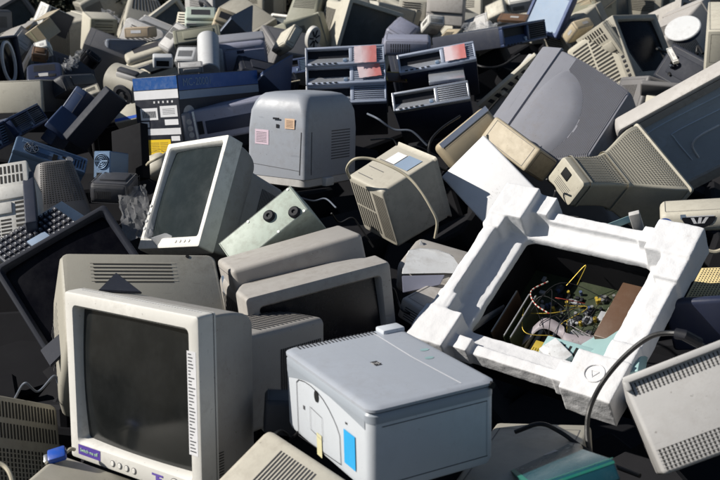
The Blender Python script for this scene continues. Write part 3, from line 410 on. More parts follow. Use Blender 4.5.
# ------------------------------------------------------------------ builders (local frame: front at -y, base at z=0)
def crt(r, w, d, h, o):
    col = o['col']; hc = o.get('hcol', col); B = o.get('bz', .2)*d; bw = o.get('bw', .035)*w/.38; y0 = -d/2
    in0 = .007; tw, th, tz = o.get('tw', .75), o.get('th', .75), o.get('tz', 0.); sp = o.get('special'); cz = h/2
    rr = .006 if sp in ('A', 'E') else .010; rk = o.get('rk', 1)
    fl = 2*in0 if sp == 'I' else 0
    oz = bw*(.2 if sp == 'A' else .45)                      # the chin is deeper than the top bar
    ow, oh = w-2*bw, h-2*bw-oz*1.4; ocz = cz+oz*.7
    def R_(W, H, rad, y, c=cz): return [(x, y, z) for x, z in rrect(W, H, rad, 5, 0, c)]
    mb = MB()
    mb.rings([R_(w-.012-fl, h-.012-fl, rr, y0+B), R_(w-fl, h-fl, rr, y0+B-.004), R_(w-fl, h-fl, rr, y0+.010), R_(w-.003, h-.003, rr, y0+.002), R_(w-.010, h-.010, rr, y0),
              R_(ow+.014, oh+.014, .012, y0+.0006, ocz), R_(ow+.008, oh+.008, .010, y0+.004, ocz), R_(ow, oh, .008, y0+.012, ocz), R_(ow-.003, oh-.003, .007, y0+.030, ocz)])
    mb.build('bezel', col, r)
    mb = MB(); n, m = 14, 10
    g = [[mb.bm.verts.new(((-1+2*i/n)*(ow/2+.004), y0+.010+.008*((-1+2*i/n)**2+(-1+2*j/m)**2), ocz+(-1+2*j/m)*(oh/2+.004))) for i in range(n+1)] for j in range(m+1)]
    for j in range(m):
        for i in range(n): mb.bm.faces.new((g[j][i], g[j][i+1], g[j+1][i+1], g[j+1][i]))
    mb.build('screen', o.get('scr', {'E': 'screenG', 'A': 'screen'}.get(sp, 'screenK' if col in ('slate', 'taupe', 'navy') else 'screenM')), r)
    # housing
    prof = o.get('prof', 'neck'); in_ = .007
    def fs(s):
        if prof == 'hood':
            t = min(1, s/.40); return .93*(1-math.sqrt(max(0, 1-t**2.2)))+.07*s
        if prof == 'lin': return s**1.15*.92+.08*s**3
        t = min(1, s/.62); return t*t*(3-2*t)*.93+.07*s
    def dims(s):
        f = fs(s)
        return (w-2*in_)*(1+(tw-1)*f), (h-2*in_)*(1+(th-1)*f), cz+tz*f*h/2
    ya, yb = y0+B-.006, d/2
    S = [0, .02]+([.06, .12, .18, .24, .29, .33, .36, .38, .392, .399, .402, .45, .6, .8, .97] if prof == 'hood' else [i/14 for i in range(1, 14)]+[.97])
    rs = []
    for s in S:
        W, H, c = dims(s); rs.append(R_(W, H, (.012+.020*min(1, s*1.5))*rk, ya+(yb-ya)*s, c))
    W, H, c = dims(1); rs.append(R_(W-.004, H-.004, .030*rk, yb-.002, c)); rs.append(R_(W-.014, H-.014, .026*rk, yb, c))
    mb = MB(); mb.rings(rs, False, True); mb.build('housing', hc, r, 40)
    def hp(side, off=.0016):
        def f(a, s):      # a across -1..1, s along 0..1
            W, H, c = dims(s); y = ya+(yb-ya)*s
            if side == 'U': return (a*W/2, y, c+H/2+off)
            if side == 'R': return (W/2+off, y, c+a*H/2)
            if side == 'L': return (-W/2-off, y, c+a*H/2)
            W, H, c = dims(1); return (a*W/2, yb+off, c+(s*2-1)*H/2)
        return f
    f = fmap(w, d, h, 'F', .0004)
    if sp == 'A':
        # bezel: seam, buttons, stickers, printed list
        mb = MB(); mb.rings([R_(w+.0012, h+.0012, rr, y0+B*.78), R_(w+.0012, h+.0012, rr, y0+B*.78+.0016)]); mb.build('seam', 'seam', r)
        for i, x in enumerate((-.30, -.19, -.08, .03)):
            p = Vector(f(x, -.905)); mb = MB(); mb.lathe(p+Vector((0, .001, 0)), (0, -1, 0), [(.0055, 0), (.0055, .002), (.0045, .003)]); mb.build('button', 'cream', r)
            mb = MB(); mb.lathe(p, (0, -1, 0), [(.0068, 0), (.0068, .0006), (.0055, .0006)]); mb.build('button_ring', 'seam', r)
        p = Vector(f(.63, -.90)); mb = MB(); mb.lathe(p, (0, -1, 0), [(.012, 0), (.012, .0015), (.009, .0025)]); mb.build('power_button', 'cream', r)
        mb = MB(); mb.lathe(p, (0, -1, 0), [(.0135, 0), (.0135, .0005), (.0125, .0006)]); mb.build('button_ring', 'seam', r)
        rect('sticker', f, -.86, -.93, -.50, -.81, 'purple', r)
        ftext('Switch me off', fmap(w, d, h, 'F', .0008), -.68, -.87, .0105, 'lime', r)
        fe = fmap(w, d, h, 'F', .0006)
        mb = MB()
        patch(mb, fe, .30, -.87, .46, -.845); patch(mb, fe, .355, -.94, .40, -.87); patch(mb, fe, .40, -.93, .44, -.885)
        mb.build('emblem', 'purple', r)
        rect('printed_list', f, .845, -.50, .965, .62, 'cwhite', r)
        mb = MB()
        q = random.Random(3)
        for i in range(30):
            b = .58-i*.036; patch(mb, fe, .86, b, .86+q.uniform(.03, .09), b+.012)
        mb.build('list_lines', 'seamd', r)
        for a0, z in ((-1, .86),):
            mb = MB(); mb.cyl((-w/2-.001, y0+.02, h*.93), (-w/2+.004, y0+.02, h*.93), .004); mb.build('screw_hole', 'hole', r)
        # top ridge dashes, slatted back, side slots
        fu = lambda a, b: (a*w/2, y0+B*.55+b*.004, h+.0007)
        slots(fu, -.9, 0, .9, 1, 46, 'b', .5).build('dashed_ridge', 'cwhite', r)
        slots(hp('U'), -.86, .56, .86, .97, 13, 'a', .40, 10).build('top_slots', 'seamd', r)
        slots(hp('R'), 0, 0, 0, 0, 1).bm.free()
        slots(lambda a, b: hp('R')(b, a), .66, -.55, .97, .62, 20, 'b', .5, 2).build('side_slots', 'slot', r)
        slots(lambda a, b: hp('R')(b, a), .015, -.93, .05, -.55, 12, 'a', .4).build('side_slots', 'slot', r)
    elif sp == 'E':
        for i in range(4):
            mb = MB(); mb.cyl(f(-.94, -.2-i*.14), Vector(f(-.94, -.2-i*.14))+Vector((0, -.002, 0)), .005); mb.build('button', 'whiteG', r)
        slots(lambda a, b: hp('R')(b, a), .62, -.8, .97, .8, 14, 'b', .45, 2).build('side_slots', 'slot', r)
        slots(hp('U'), -.8, .55, .8, .95, 12, 'a', .45, 4).build('top_slots', 'slot', r)
    elif sp == 'I':
        slots(hp('B'), -.22, .10, .90, .93, 8, 'b', .32, 1, 2, .08).build('rear_slots', 'slot', r)
        slots(hp('B'), -.93, .05, -.34, .93, 9, 'b', .5).build('rear_slots', 'slot', r)
        slots(hp('U'), -.1, .30, .8, .97, 3, 'a', .06, 1).build('seams', 'seam', r)
        rect('rating_label', hp('U', .002), -.75, .1, -.05, .42, 'bluepan', r, 1, 3)
        rect('rating_label', hp('U', .002), .0, .12, .5, .40, 'cwhite', r, 1, 3)
    elif sp == 'L':
        mb = MB(); fU = hp('U')
        for i in range(44):
            s0 = .24+.745*i/44; e = 1-(s0-.24)/.46
            lo = -.97
            cut = .62*math.sqrt(e) if e > 0 else 0      # the smooth bulge of the tube interrupts the ribs
            segs = [(-.97, .97)] if cut <= 0 else [(-.97, .25-cut*1.6), (.25+cut*1.6, .97)]
            for a0, a1 in segs:
                if a1-a0 > .05: patch(mb, fU, a0, s0, a1, s0+.0072, 10, 1)
        mb.build('fine_ribs', 'seaml', r)
        mb = MB(); rs = []
        for k in range(9):
            q = k/8; hh = .030*math.sqrt(max(0, 1-q**2.4))-.002
            rs.append([hp('U', hh)(max(-.985, min(.985, .25+.99*q*math.cos(v))), max(.03, .24+.46*q*math.sin(v)*(1 if math.sin(v) > 0 else .45))) for v in [2*math.pi*i/48 for i in range(48)]])
        mb.rings(rs[1:], True, False); mb.build('tube_bulge', hc, r, 60)
        slots(hp('U'), -.99, .0, .99, .02, 1, 'a', .5).build('seam', 'seam', r)
        slots(hp('B'), -.8, .2, .8, .8, 12, 'a', .4).build('rear_slots', 'seam', r)
    elif sp == 'N':
        slots(hp('U'), -.9, .50, .9, .90, 16, 'b', .35, 6, 12, .3).build('perforation', 'slot', r)
        slots(hp('U'), -.9, .03, .9, .47, 26, 'b', .35, 3, 17, .5).build('perforation', 'slot', r)
        mb = MB()
        for s in (.48, .90):
            W, H, c = dims(s); mb.rings([R_(W+.002, H+.002, .014, ya+(yb-ya)*s, c), R_(W+.008, H+.008, .014, ya+(yb-ya)*(s+.008), c), R_(W+.006, H+.006, .014, ya+(yb-ya)*(s+.026), c)])
        mb.build('raised_rib', hc, r)
        W, H, c = dims(1)
        mb = MB(); mb.box((W*.1, d/2, c+H*.18), (W*.28, .006, .03), .002); mb.build('socket', 'hole', r)
        slots(hp('B'), -.6, .15, .6, .45, 5, 'a', .2).build('rear_slots', 'seam', r)
    elif sp == 'D':
        slots(hp('U'), -.85, .30, .85, .97, 15, 'b', .55, 1, 20, .5).build('perforation', 'slot', r)
    elif sp == 'M':
        for i in range(5):
            mb = MB(); mb.box((-w/2-.002, y0+B*.5, h*(.12+i*.07)), (.004, .02, .014), .001); mb.build('side_button', 'seamd', r)
        slots(lambda a, b: hp('L')(b, a), .1, -.8, .9, .8, 14, 'a', .5, 2, 2).build('side_slots', 'slot', r)
    elif sp == 'ring':
        mb = MB(); c = Vector((w*.05, y0-.001, h*.5)); n = 40
        mb.rings([[(c.x+math.cos(t)*a, c.y-e, c.z+math.sin(t)*b) for t in [2*math.pi*i/n for i in range(n)]] for a, b, e in ((w*.20, h*.42, 0), (w*.20, h*.42, .012), (w*.165, h*.37, .012), (w*.165, h*.37, 0))]); mb.build('white_ring', 'cwhite', r)
    elif sp == 'b20':
        slots(hp('B'), -.85, .1, .85, .92, 11, 'a', .55, 1, 2, .12).build('rear_slots', 'slot', r)
    else:
        q = random.Random(int(w*1e5) % 997)
        slots(hp('U'), -.8, .45, .8, .95, q.choice((9, 12, 15)), q.choice('ab'), .42, 3).build('top_slots', 'slot', r)
        for sd in 'RL': slots(lambda a, b: hp(sd)(b, a), .5, -.7, .93, .7, 14, 'b', .45, 2).build('side_slots', 'slot', r)
        slots(hp('B'), -.7, .5, .7, .88, 8, 'a', .45).build('rear_slots', 'slot', r)
        W, H, c = dims(1)
        mb = MB(); mb.box((-W*.22, d/2, c-H*.25), (.03, .004, .024), .001); mb.build('socket', 'hole', r)
        mb = MB(); mb.box((W*.22, d/2, c-H*.25), (.02, .004, .012), .001); mb.build('socket', 'hole', r)
        rect('rating_label', hp('B', .0018), -.2, .22, .35, .40, 'greyL', r)
    if sp not in ('A',):
        for i in range(4):
            p = Vector((w*(.12+i*.07), y0, h*.055)); mb = MB(); mb.lathe(p+Vector((0, .0005, 0)), (0, -1, 0), [(.005, 0), (.005, .002), (.004, .003)], 12); mb.build('button', col, r)
def body(r, w, d, h, mat, bev, name='housing', seg=3):
    mb = MB(); mb.box((0, 0, h/2), (w, d, h), bev, None, seg); return mb.build(name, mat, r)
def crt2(r, w, d, h, o):      # the slotted monitor seen on its back: front face is the top of the housing
    col = o['col']; mb = MB()
    def sec(s, y): 
        return [(x, y, z) for x, z in rrect(w*s, h*s, .02, 4, 0, h/2)]
    mb.rings([sec(.9, d/2), sec(.97, d*.3), sec(1, d*.05), sec(1.0, -d/2+.012), sec(.985, -d/2+.003), sec(.965, -d/2)], True, True); mb.build('housing', col, r)
    f = fmap(w, d, h, 'F', .0006)
    slots(f, -.66, .30, .44, .78, 6, 'a', .34, 6).build('long_slots', 'slot', r)
    mb = MB()
    for i in range(6):
        b = .34+i*.08; patch(mb, fmap(w, d, h, 'F', .0012), -.66, b+.022, .44, b+.034)
    mb.build('slot_lips', 'beige', r)
    slots(fmap(w, d, h, 'L', .0015), -.6, -.3, .3, .6, 10, 'b', .3, 1, 6, .5).build('perforation', 'seam', r)
    mb = MB(); mb.cyl(f(.62, .93), Vector(f(.62, .93))+Vector((0, -.001, 0)), .005); mb.build('screw_hole', 'hole', r)
    slots(f, -.98, -.72, .98, -.70, 1, 'a', .5).build('seam', 'seam', r)
def box(r, w, d, h, o):
    col = o['col']; sp = o.get('special'); bev = o.get('bev', .01)
    nm = 'panel' if min(w, d, h) < .05 else 'housing'
    body(r, w, d, h, col, bev, nm)
    if o.get('feet'):
        for x, y in ((.0, .62), (.30, .86)):
            mb = MB(); p = (w*(x-.12 if y < .7 else x), d*y-d/2, h)
            mb.lathe(p, (0, 0, 1), [(.017, 0), (.017, .006), (.013, .010), (.006, .010), (.004, .006)]); mb.build('rubber_foot', 'black', r)
        f = fmap(w, d, h, 'U', .0006)
        for a, b in ((.9, .9), (-.85, .9), (.9, .2), (-.85, -.2), (.9, -.6)):
            mb = MB(); mb.cyl(f(a, b), Vector(f(a, b))+Vector((0, 0, .001)), .0035, n=10); mb.build('screw', 'metal', r)
        outline(fmap(w, d, h, 'U', .0006), [(-.94, -.97), (.94, -.97), (.94, .97), (-.94, .97)], .0012).build('seam', 'seam', r)
    elif sp == 'T':
        f = fmap(w, d, h, 'U', .0008)
        rib = MB()
        slots(f, -.93, .56, 1.0, .84, 30, 'b', .34).build('slots', 'slot', r)
        slots(f, -.93, -.97, 1.0, -.5, 30, 'b', .40).build('slots', 'slot', r)
        slots(fmap(w, d, h, 'F', .0008), -.93, .2, 1.0, .97, 30, 'b', .40).build('slots', 'slot', r)
        # bars crossing the slots give the stepped look
        mb = MB()
        for i in range(5): patch(mb, fmap(w, d, h, 'U', .0012), -.95, .60+i*.055, .99, .605+i*.055)
        for i in range(7): patch(mb, fmap(w, d, h, 'U', .0012), -.95, -.94+i*.07, .99, -.93+i*.07)
        mb.build('cross_bars', 'greyL', r)
        mb = MB(); mb.box((0, d*.46, h+.004), (w*.98, .012, .012), .003); mb.build('ridge', 'greyL', r)
        mb = MB(); mb.box((-w*.475, d*.40, h+.004), (.010, d*.10, .012), .003); mb.build('ridge', 'greyL', r)
    elif sp == 'U':
        f = fmap(w, d, h, 'U', .0006)
        outline(f, [(-.97, -.97), (.97, -.97), (.97, .97)], .008, False).build('green_edge', 'greenedge', r)
        outline(fmap(w, d, h, 'R', .0006), [(-.97, .72), (.97, .72)], .004, False).build('green_edge', 'greenedge', r)
        outline(fmap(w, d, h, 'F', .0006), [(-.97, .72), (.97, .72)], .004, False).build('green_edge', 'greenedge', r)
        rect('torn_label', f, -.5, .1, -.2, .5, 'greyL', r)
    elif sp == 'W':
        f = fmap(w, d, h, 'F', .0008)
        slots(f, -.95, .52, .86, .86, 24, 'b', .5).build('slots', 'slot', r)
        slots(f, -.95, .12, .86, .44, 24, 'b', .5).build('slots', 'slot', r)
        slots(f, -.8, -.75, .5, -.05, 16, 'b', .5, 1, 8, .25).build('grille', 'slot', r)
    elif sp == 'Y':
        f = fmap(w, d, h, 'U', .0008)
        slots(f, -.45, -1.0, .42, .80, 13, 'b', .42).build('ridges', 'seamd', r)
    elif sp == 'S':
        slots(fmap(w, d, h, 'U', .0006), -.92, -.95, .95, .95, 16, 'b', .45, 1, 16, .5).build('perforation', 'slot', r)
    elif sp == 'DR':
        f = fmap(w, d, h, 'U', .0006)
        slots(f, -.55, -.1, .45, -.06, 1, 'a', .8).build('slit', 'hole', r)
        outline(f, [(-.9, -.85), (.9, -.85), (.9, .85), (-.9, .85)], .0015).build('seam', 'seam', r)
        slots(fmap(w, d, h, 'F', .0008), -.9, -.7, .9, .5, 5, 'a', .4).build('slots', 'slot', r)
    elif sp == 'J':
        f = fmap(w, d, h, 'U', .0006)
        q = random.Random(5); mb = MB()
        for i in range(46):
            a = q.uniform(.0, .55); b = q.uniform(-.45, .1); mb2 = q.uniform(.02, .08)
            patch(mb, f, a, b, a+mb2, b+.006)
        mb.build('scuff_marks', 'greyL', r)
        raised('rim', w, d, h, 'U', .94, -.98, .985, .98, .004, 'whiteB', r)
        mb = MB(); mb.box((w*.46, -d*.38, -.012), (.03, .10, .03), .004); mb.build('hinge', 'red', r)
    elif sp == 'K1':
        f = fmap(w, d, h, 'U', .0010)
        rect('grey_strip', f, -.98, -.9, -.62, .96, 'silverb', r)
        outline(f, [(-.55, -.9), (-.55, .9)], .0015, False).build('seam', 'seamd', r)
    elif sp == 'goldedge':
        outline(fmap(w, d, h, 'U', .0006), [(-.9, -.9), (-.9, .9), (.9, .9), (.9, -.9)], .006, False).build('gold_edge', 'gold', r)
    elif sp == 'SL':
        f = fmap(w, d, h, 'U', .0008)
        slots(f, -.6, -.8, .4, .8, 7, 'a', .5).build('cutouts', 'seamd', r)
        for y in (-.3, .3): raised('clip', w, d, h, 'U', -.3, y-.06, .6, y+.06, .02, 'creamg', r)
    elif sp == 'O':
        f = fmap(w, d, h, 'F', .0008)
        def disc(a, b, ra, m, e=0):
            c = Vector(f(a, b)); mb = MB(); mb.poly([(c.x+math.cos(t)*ra, c.y-e, c.z+math.sin(t)*ra*.8) for t in [2*math.pi*i/28 for i in range(28)]]); return mb.build('sticker', m, r)
        disc(-.88, .0, .022, 'bluep'); disc(-.88, .0, .017, 'cwhite', .0004); disc(-.88, 0, .009, 'bluep', .0008)
        rect('sticker', f, -.35, -.1, .45, .62, 'cwhite', r)
        c = Vector(fmap(w, d, h, 'F', .0014)(.04, .52)); mb = MB(); mb.poly([(c.x+math.cos(t)*.046, c.y, c.z+math.sin(t)*.034) for t in [-math.pi*i/20 for i in range(21)]]); mb.build('emblem', 'black', r)
        mb = MB()
        for x0, sl in ((-.022, .008), (.0, -.004), (.018, -.012)): mb.poly([(c.x+x0, c.y-.0004, c.z-.002), (c.x+x0+.009, c.y-.0004, c.z-.002), (c.x+x0+.009+sl, c.y-.0004, c.z-.020), (c.x+x0+sl, c.y-.0004, c.z-.020)])
        mb.build('emblem_stripes', 'cwhite', r)
        rect('sticker', fmap(w, d, h, 'F', .0012), -.45, .35, -.30, .8, 'bluepan', r)
        outline(fmap(w, d, h, 'F', .0006), [(-.95, -.35), (.95, -.35)], .0015, False).build('seam', 'seam', r)
        outline(fmap(w, d, h, 'U', .0006), [(-.85, -.8), (.85, -.8), (.85, .7), (-.85, .7)], .0015).build('seam', 'seam', r)
    elif sp == 'b7':
        rect('label', fmap(w, d, h, 'F', .001), -.45, -.05, .35, .5, 'cwhite', r); outline(fmap(w, d, h, 'F', .001), [(-.9, -.8), (.9, -.8), (.9, .8), (-.9, .8)], .002).build('seam', 'seam', r)
    elif sp == 'step':
        raised('upper_panel', w, d, h, 'F', -.8, -.2, .98, .98, .02, col, r, .006); rect('lower_line', fmap(w, d, h, 'F', .001), -.96, -.3, .96, -.25, 'seam', r)
    elif sp == 'open':
        rect('opening', fmap(w, d, h, 'F', .001), -.7, -.6, .6, .35, 'hole', r)
    elif sp == 'blueedge':
        rect('blue_stripe', fmap(w, d, h, 'F', .001), -.98, -.85, .98, -.5, 'bluep', r)
    elif sp == 'BB':
        F = fmap(w, d, h, 'F', .0006); F2 = fmap(w, d, h, 'F', .0012)
        rect('blue_band', F, -.985, .68, .985, .985, 'cblue', r); rect('white_band', F, -.985, .44, .985, .66, 'cwhite', r)
        rect('barcode_label', F, -.78, -.08, .0, .22, 'cwhite', r); rect('print_label', F, .12, -.02, .88, .26, 'cwhite', r)
        slots(F2, -.70, -.03, -.08, .15, 14, 'b', .5).build('barcode', 'black', r)
        rect('print_label', F, -.78, -.26, -.42, -.12, 'cwhite', r); rect('print_label', F, .28, -.22, .88, -.08, 'cwhite', r)
        rect('white_band', F, -.78, -.46, .95, -.30, 'cwhite', r); rect('yellow_label', F, -.95, -.96, .45, -.58, 'yellow', r)
        slots(F2, -.85, -.9, .35, -.64, 6, 'a', .22, 1, 3).build('label_lines', 'brown', r)
        slots(F2, .2, .04, .8, .2, 4, 'a', .25).build('label_lines', 'seam', r)
        slots(F2, -.2, .33, .8, .39, 5, 'b', .35).build('icons', 'cwhite', r)
        rect('print_label', F, .5, -.62, .88, -.5, 'cwhite', r)
        G = fmap(w, d, h, 'R', .0006)
        rect('blue_band', G, -.985, .62, .985, .985, 'cblue', r); rect('white_band', G, -.985, .40, .985, .60, 'bluepan', r)  # white band in blue grey here: this side's shade put into its colour
        ftext('MC-20001', fmap(w, d, h, 'R', .001), -.55, .80, .040, 'steelb', r)
        mb = MB(); c = Vector(G(-.8, .0)); mb.poly([(c.x, c.y+math.cos(t)*.035, c.z+math.sin(t)*.035) for t in [2*math.pi*i/24 for i in range(24)]]); mb.build('emblem', 'greyL', r)
        for a0, a1, y in ((-.98, .98, 0),):
            rect('top_tape', fmap(w, d, h, 'U', .0006), -.12, -.98, .12, .98, 'bluepan', r)
    elif o.get('far') and sp is None:
        q = random.Random(int(w*1e5+h*1e4) % 991)
        for fc in 'FRULB':
            f = fmap(w, d, h, fc, .0012)
            outline(f, [(-.86, -.84), (.86, -.84), (.86, .84), (-.86, .84)], .0022, True).build('seam', 'seam', r)
            k = q.random()
            if k < .45: slots(f, -.7, q.uniform(-.6, 0), q.uniform(.0, .7), q.uniform(.2, .7), q.choice((7, 9, 12)), q.choice('ab'), .42, 1, q.choice((1, 1, 2))).build('slots', 'slot', r)
            elif k < .7: raised('raised_lid', w, d, h, fc, -.6, -.5, .7, .6, .006, col, r, .004)
            elif k < .85: rect('rating_label', f, -.2, -.3, .4, .2, 'greyL', r)
    elif min(w, d, h) > .05 and sp != 'plain':
        q = random.Random(int(w*1e5+h*1e4) % 991)
        for fc in 'FRUL':
            if q.random() < .45: continue
            f = fmap(w, d, h, fc, .0008)
            outline(f, [(-.9, q.uniform(-.6, .6)), (.9, q.uniform(-.6, .6))] if q.random() < .35 else [(-.82, -.8), (.82, -.8), (.82, .8), (-.82, .8)], .0016, True).build('seam', 'seam', r)
def tower(r, w, d, h, o):
    col = o['col']; side = o.get('side', col); sp = o.get('special')
    mb = MB(); mb.box((0, .008, h/2), (w-.004, d-.022, h-.004), .004); mb.build('body', side if side != 'dark' else 'dark', r)
    if side == 'dark':  # only sunward faces get col; shade on the rest is dark colour
        raised('top_skin', w, d, h, 'U', -1, -1, 1, 1, .002, col, r); raised('side_skin', w, d, h, 'L', -1, -1, 1, 1, .002, col, r)
    mb = MB(); mb.box((0, -d/2+.012, h/2), (w, .024, h), .006); mb.build('front_panel', col, r)
    f = fmap(w, d, h, 'F', .0006); g = fmap(w, d, h, 'F', .0014)
    if sp == 'fins':
        slots(f, -.8, .45, .8, .93, 9, 'b', .55, 1, 2, .2).build('front_slots', 'slot', r)
        raised('drive_bay', w, d, h, 'F', -.85, .05, .85, .36, .006, col, r); slots(g, -.7, .18, .7, .22, 1, 'a', .8).build('bay_slit', 'hole', r)
        raised('drive_bay', w, d, h, 'F', -.85, -.30, .2, -.02, .006, col, r)
        slots(f, .3, -.9, .88, .0, 8, 'a', .5).build('front_slots', 'slot', r); slots(f, -.85, -.92, .15, -.4, 6, 'a', .5, 1, 2).build('front_slots', 'slot', r)
    elif sp == 'bluebay':
        raised('bay', w, d, h, 'F', -.85, -.9, .95, -.1, .004, 'bluepan', r); outline(g, [(-.9, -.95), (.98, -.95), (.98, -.05), (-.9, -.05)], .004).build('seam', 'slot', r)
        outline(f, [(-.8, .1), (.9, .1), (.9, .9), (-.8, .9)], .002).build('seam', 'seam', r)
    elif sp == 'label':
        slots(f, -.5, -.8, .6, .8, 14, 'a', .4, 1, 2).build('label_lines', 'seam', r)
    elif sp != 'plain':
        for i in range(2):
            raised('drive_bay', w, d, h, 'F', -.82, .62-i*.28, .82, .84-i*.28, .003, col, r)
            slots(fmap(w, d, h, 'F', .0036), -.7, .70-i*.28, .7, .74-i*.28, 1, 'a', .8).build('bay_slit', 'seamd', r)
        slots(f, -.6, -.85, .6, -.3, 9, 'a', .45).build('front_slots', 'slot', r)
        mb = MB(); p = Vector(f(.5, 0)); mb.cyl(p, p+Vector((0, -.004, 0)), .012); mb.build('power_button', 'greyL', r)
    outline(fmap(w, d, h, 'R', .002), [(-.9, -.93), (.96, -.93), (.96, .93), (-.9, .93)], .002).build('seam', 'seam', r)
    outline(fmap(w, d, h, 'U', .0028), [(-.93, -.9), (.93, -.9), (.93, .96), (-.93, .96)], .002).build('seam', 'seam', r)
    # rear: fan grille, ports, expansion slots
    B = fmap(w, d, h, 'B', .0006) if not o.get('rear') else fmap(w, d, h, 'F', .0010)
    big = MB(); rm = 'metal' if not o.get('rear') else col
    wide = w > h
    def P(a, b): return B(b, a) if wide else B(a, b)
    if o.get('rear'): rect('rear_plate', fmap(w, d, h, 'F', .0004), -.96, -.97, .96, .97, rm, r)
    c = Vector(P(-.1, -.55)); rad = min(w, h)*.34
    mb = MB(); mb.poly([(c.x+math.cos(t)*rad, c.y, c.z+math.sin(t)*rad) for t in [2*math.pi*i/32 for i in range(32)]]); mb.build('fan_opening', 'hole', r)
    mb = MB(); s = -1 if o.get('rear') else 1
    for k in range(1, 4):
        q = [(c.x+math.cos(t)*rad*k/3.3, c.y+s*.002, c.z+math.sin(t)*rad*k/3.3) for t in [2*math.pi*i/24 for i in range(25)]]; mb.tube(q, .0016, 4)
    for k in range(8):
        t = math.pi*k/4; mb.tube([(c.x, c.y+s*.003, c.z), (c.x+math.cos(t)*rad, c.y+s*.003, c.z+math.sin(t)*rad)], .0016, 4)
    mb.build('fan_grille', 'metal', r)
    mb = MB()
    for a0, b0, a1, b1 in ((-.8, .05, .1, .18), (.3, .05, .8, .3), (-.8, .3, -.3, .45), (-.1, .3, .2, .42)):
        patch(mb, lambda a, b: P(a, b), a0, b0, a1, b1)
    mb.build('ports', 'hole', r)
    slots(lambda a, b: P(a, b), -.8, .55, .7, .95, 5, 'a', .4).build('expansion_slots', 'hole', r)
def sff(r, w, d, h, o):
    col = o.get('col', 'sil'); sil = 'silver' if o.get('silver') else 'silverb'
    mb = MB(); mb.box((0, .012, h/2), (w, d-.024, h), .004); mb.build('body', 'slate' if col == 'slate' else 'navy', r)
    mb = MB(); y = -d/2; t = .008
    for x0, x1, z0, z1 in ((-1, 1, .88, 1), (-1, 1, 0, .14), (-1, -.94, .14, .88), (.95, 1, .14, .88), (.10, .20, .14, .88)):
        mb.box(((x0+x1)*w/4, y+.014, (z0+z1)/2*h), ((x1-x0)*w/2-.0006, .026, (z1-z0)*h), .0035)
    mb.build('front_frame', 'navyM' if col in ('slate', 'navyM') else sil, r)
    rect('drive_recess', lambda a, b: (a*w/2, y+.0225, h/2+b*h/2), -.94, -.72, .10, .76, 'black', r)
    lit = o.get('silver') or col == 'sil'
    mb = MB(); mb.rings([[(-.468*w, y+.021, h*.46), (.048*w, y+.021, h*.46)], [(-.468*w, y+.0015, h*.13), (.048*w, y+.0015, h*.13)], [(-.468*w, y+.021, h*.12), (.048*w, y+.021, h*.12)]], closed=False); mb.build('lower_lip', 'silver' if lit else 'navyM', r)
    if lit: mb = MB(); mb.box((-w/2+.004, y+.012, h/2), (.0085, .0245, h*.98), .002); mb.build('bright_edge', 'silver', r)
    rect('blue_badge', lambda a, b: (a*w/2, y-.0008, h/2+b*h/2), -.05, -.74, .04, -.56, 'steelb', r)
    mb = MB(); mb.box((-.0*w, y+.006, h*.26), (.05*w, .012, h*.14), .002); mb.build('latch', 'bluepan', r)
    rect('grille_back', lambda a, b: (a*w/2, y+.016, h/2+b*h/2), .20, -.72, .95, .76, 'hole', r)
    mb = MB()
    for i in range(7):
        mb.box((.575*w/2, y+.008, h*(.18+i*.105)), (.75*w/2, .010, h*.045), .001)
    mb.build('grille_bars', sil if (o.get('silver')) else ('silverb' if lit else ('steelb' if col != 'slate' else 'slate')), r)
    for i in range(5):
        rect('port', lambda a, b: (a*w/2, y-.001, h/2+b*h/2), -.85+i*.14, -.93, -.77+i*.14, -.80, 'hole', r)
    if o.get('flip'): slots(fmap(w, d, h, 'F', .001), -.9, -.7, .9, .7, 8, 'a', .4).build('front_slots', 'seam', r)
    rect('side_seam', fmap(w, d, h, 'U', .0006), -.95, -.72, .95, -.71, 'seam', r)
    pp = o.get('paper')
    if pp:
        mb = MB(); q = {1: (.24, .80, -.98, .82), 2: (.28, .84, -.55, .98), 3: (.22, .76, -.72, .80)}[pp]
        n = 8; a0, a1, b0, b1 = q; sk = .06 if pp == 2 else -.01
        g = [[mb.bm.verts.new(((a0+(a1-a0)*i/n+sk*(1-j/n))*w/2*1.0, y-.003-.004*abs(math.sin(i*1.3+j*.9+pp)), h/2+(b0+(b1-b0)*j/n)*h/2+(.10*h*(i/n) if pp == 2 else 0))) for i in range(n+1)] for j in range(n+1)]
        for j in range(n):
            for i in range(n): mb.bm.faces.new((g[j][i], g[j][i+1], g[j+1][i+1], g[j+1][i]))
        mb.build('paper_sheet', PAPER, r)
def paper_mat():
    m, nt, b = new_mat('stained_paper'); N = nt.nodes; L = nt.links
    tc = N.new('ShaderNodeTexCoord'); n = N.new('ShaderNodeTexNoise'); n.inputs['Scale'].default_value = 22; n.inputs['Detail'].default_value = 7
    g = N.new('ShaderNodeSeparateXYZ'); L.new(tc.outputs['Generated'], g.inputs[0]); L.new(tc.outputs['Object'], n.inputs['Vector'])
    a = N.new('ShaderNodeMath'); a.operation = 'MULTIPLY_ADD'; L.new(n.outputs[0], a.inputs[0]); a.inputs[1].default_value = .5; L.new(g.outputs[0], a.inputs[2])
    r = N.new('ShaderNodeValToRGB'); r.color_ramp.elements[0].position = .55; r.color_ramp.elements[1].position = 1.25
    r.color_ramp.elements[0].color = (.74,.60,.62,1); r.color_ramp.elements[1].color = (.60,.20,.19,1)
    L.new(a.outputs[0], r.inputs[0]); L.new(r.outputs[0], b.inputs['Base Color']); b.inputs['Roughness'].default_value = .8
    return m
PAPER = paper_mat()
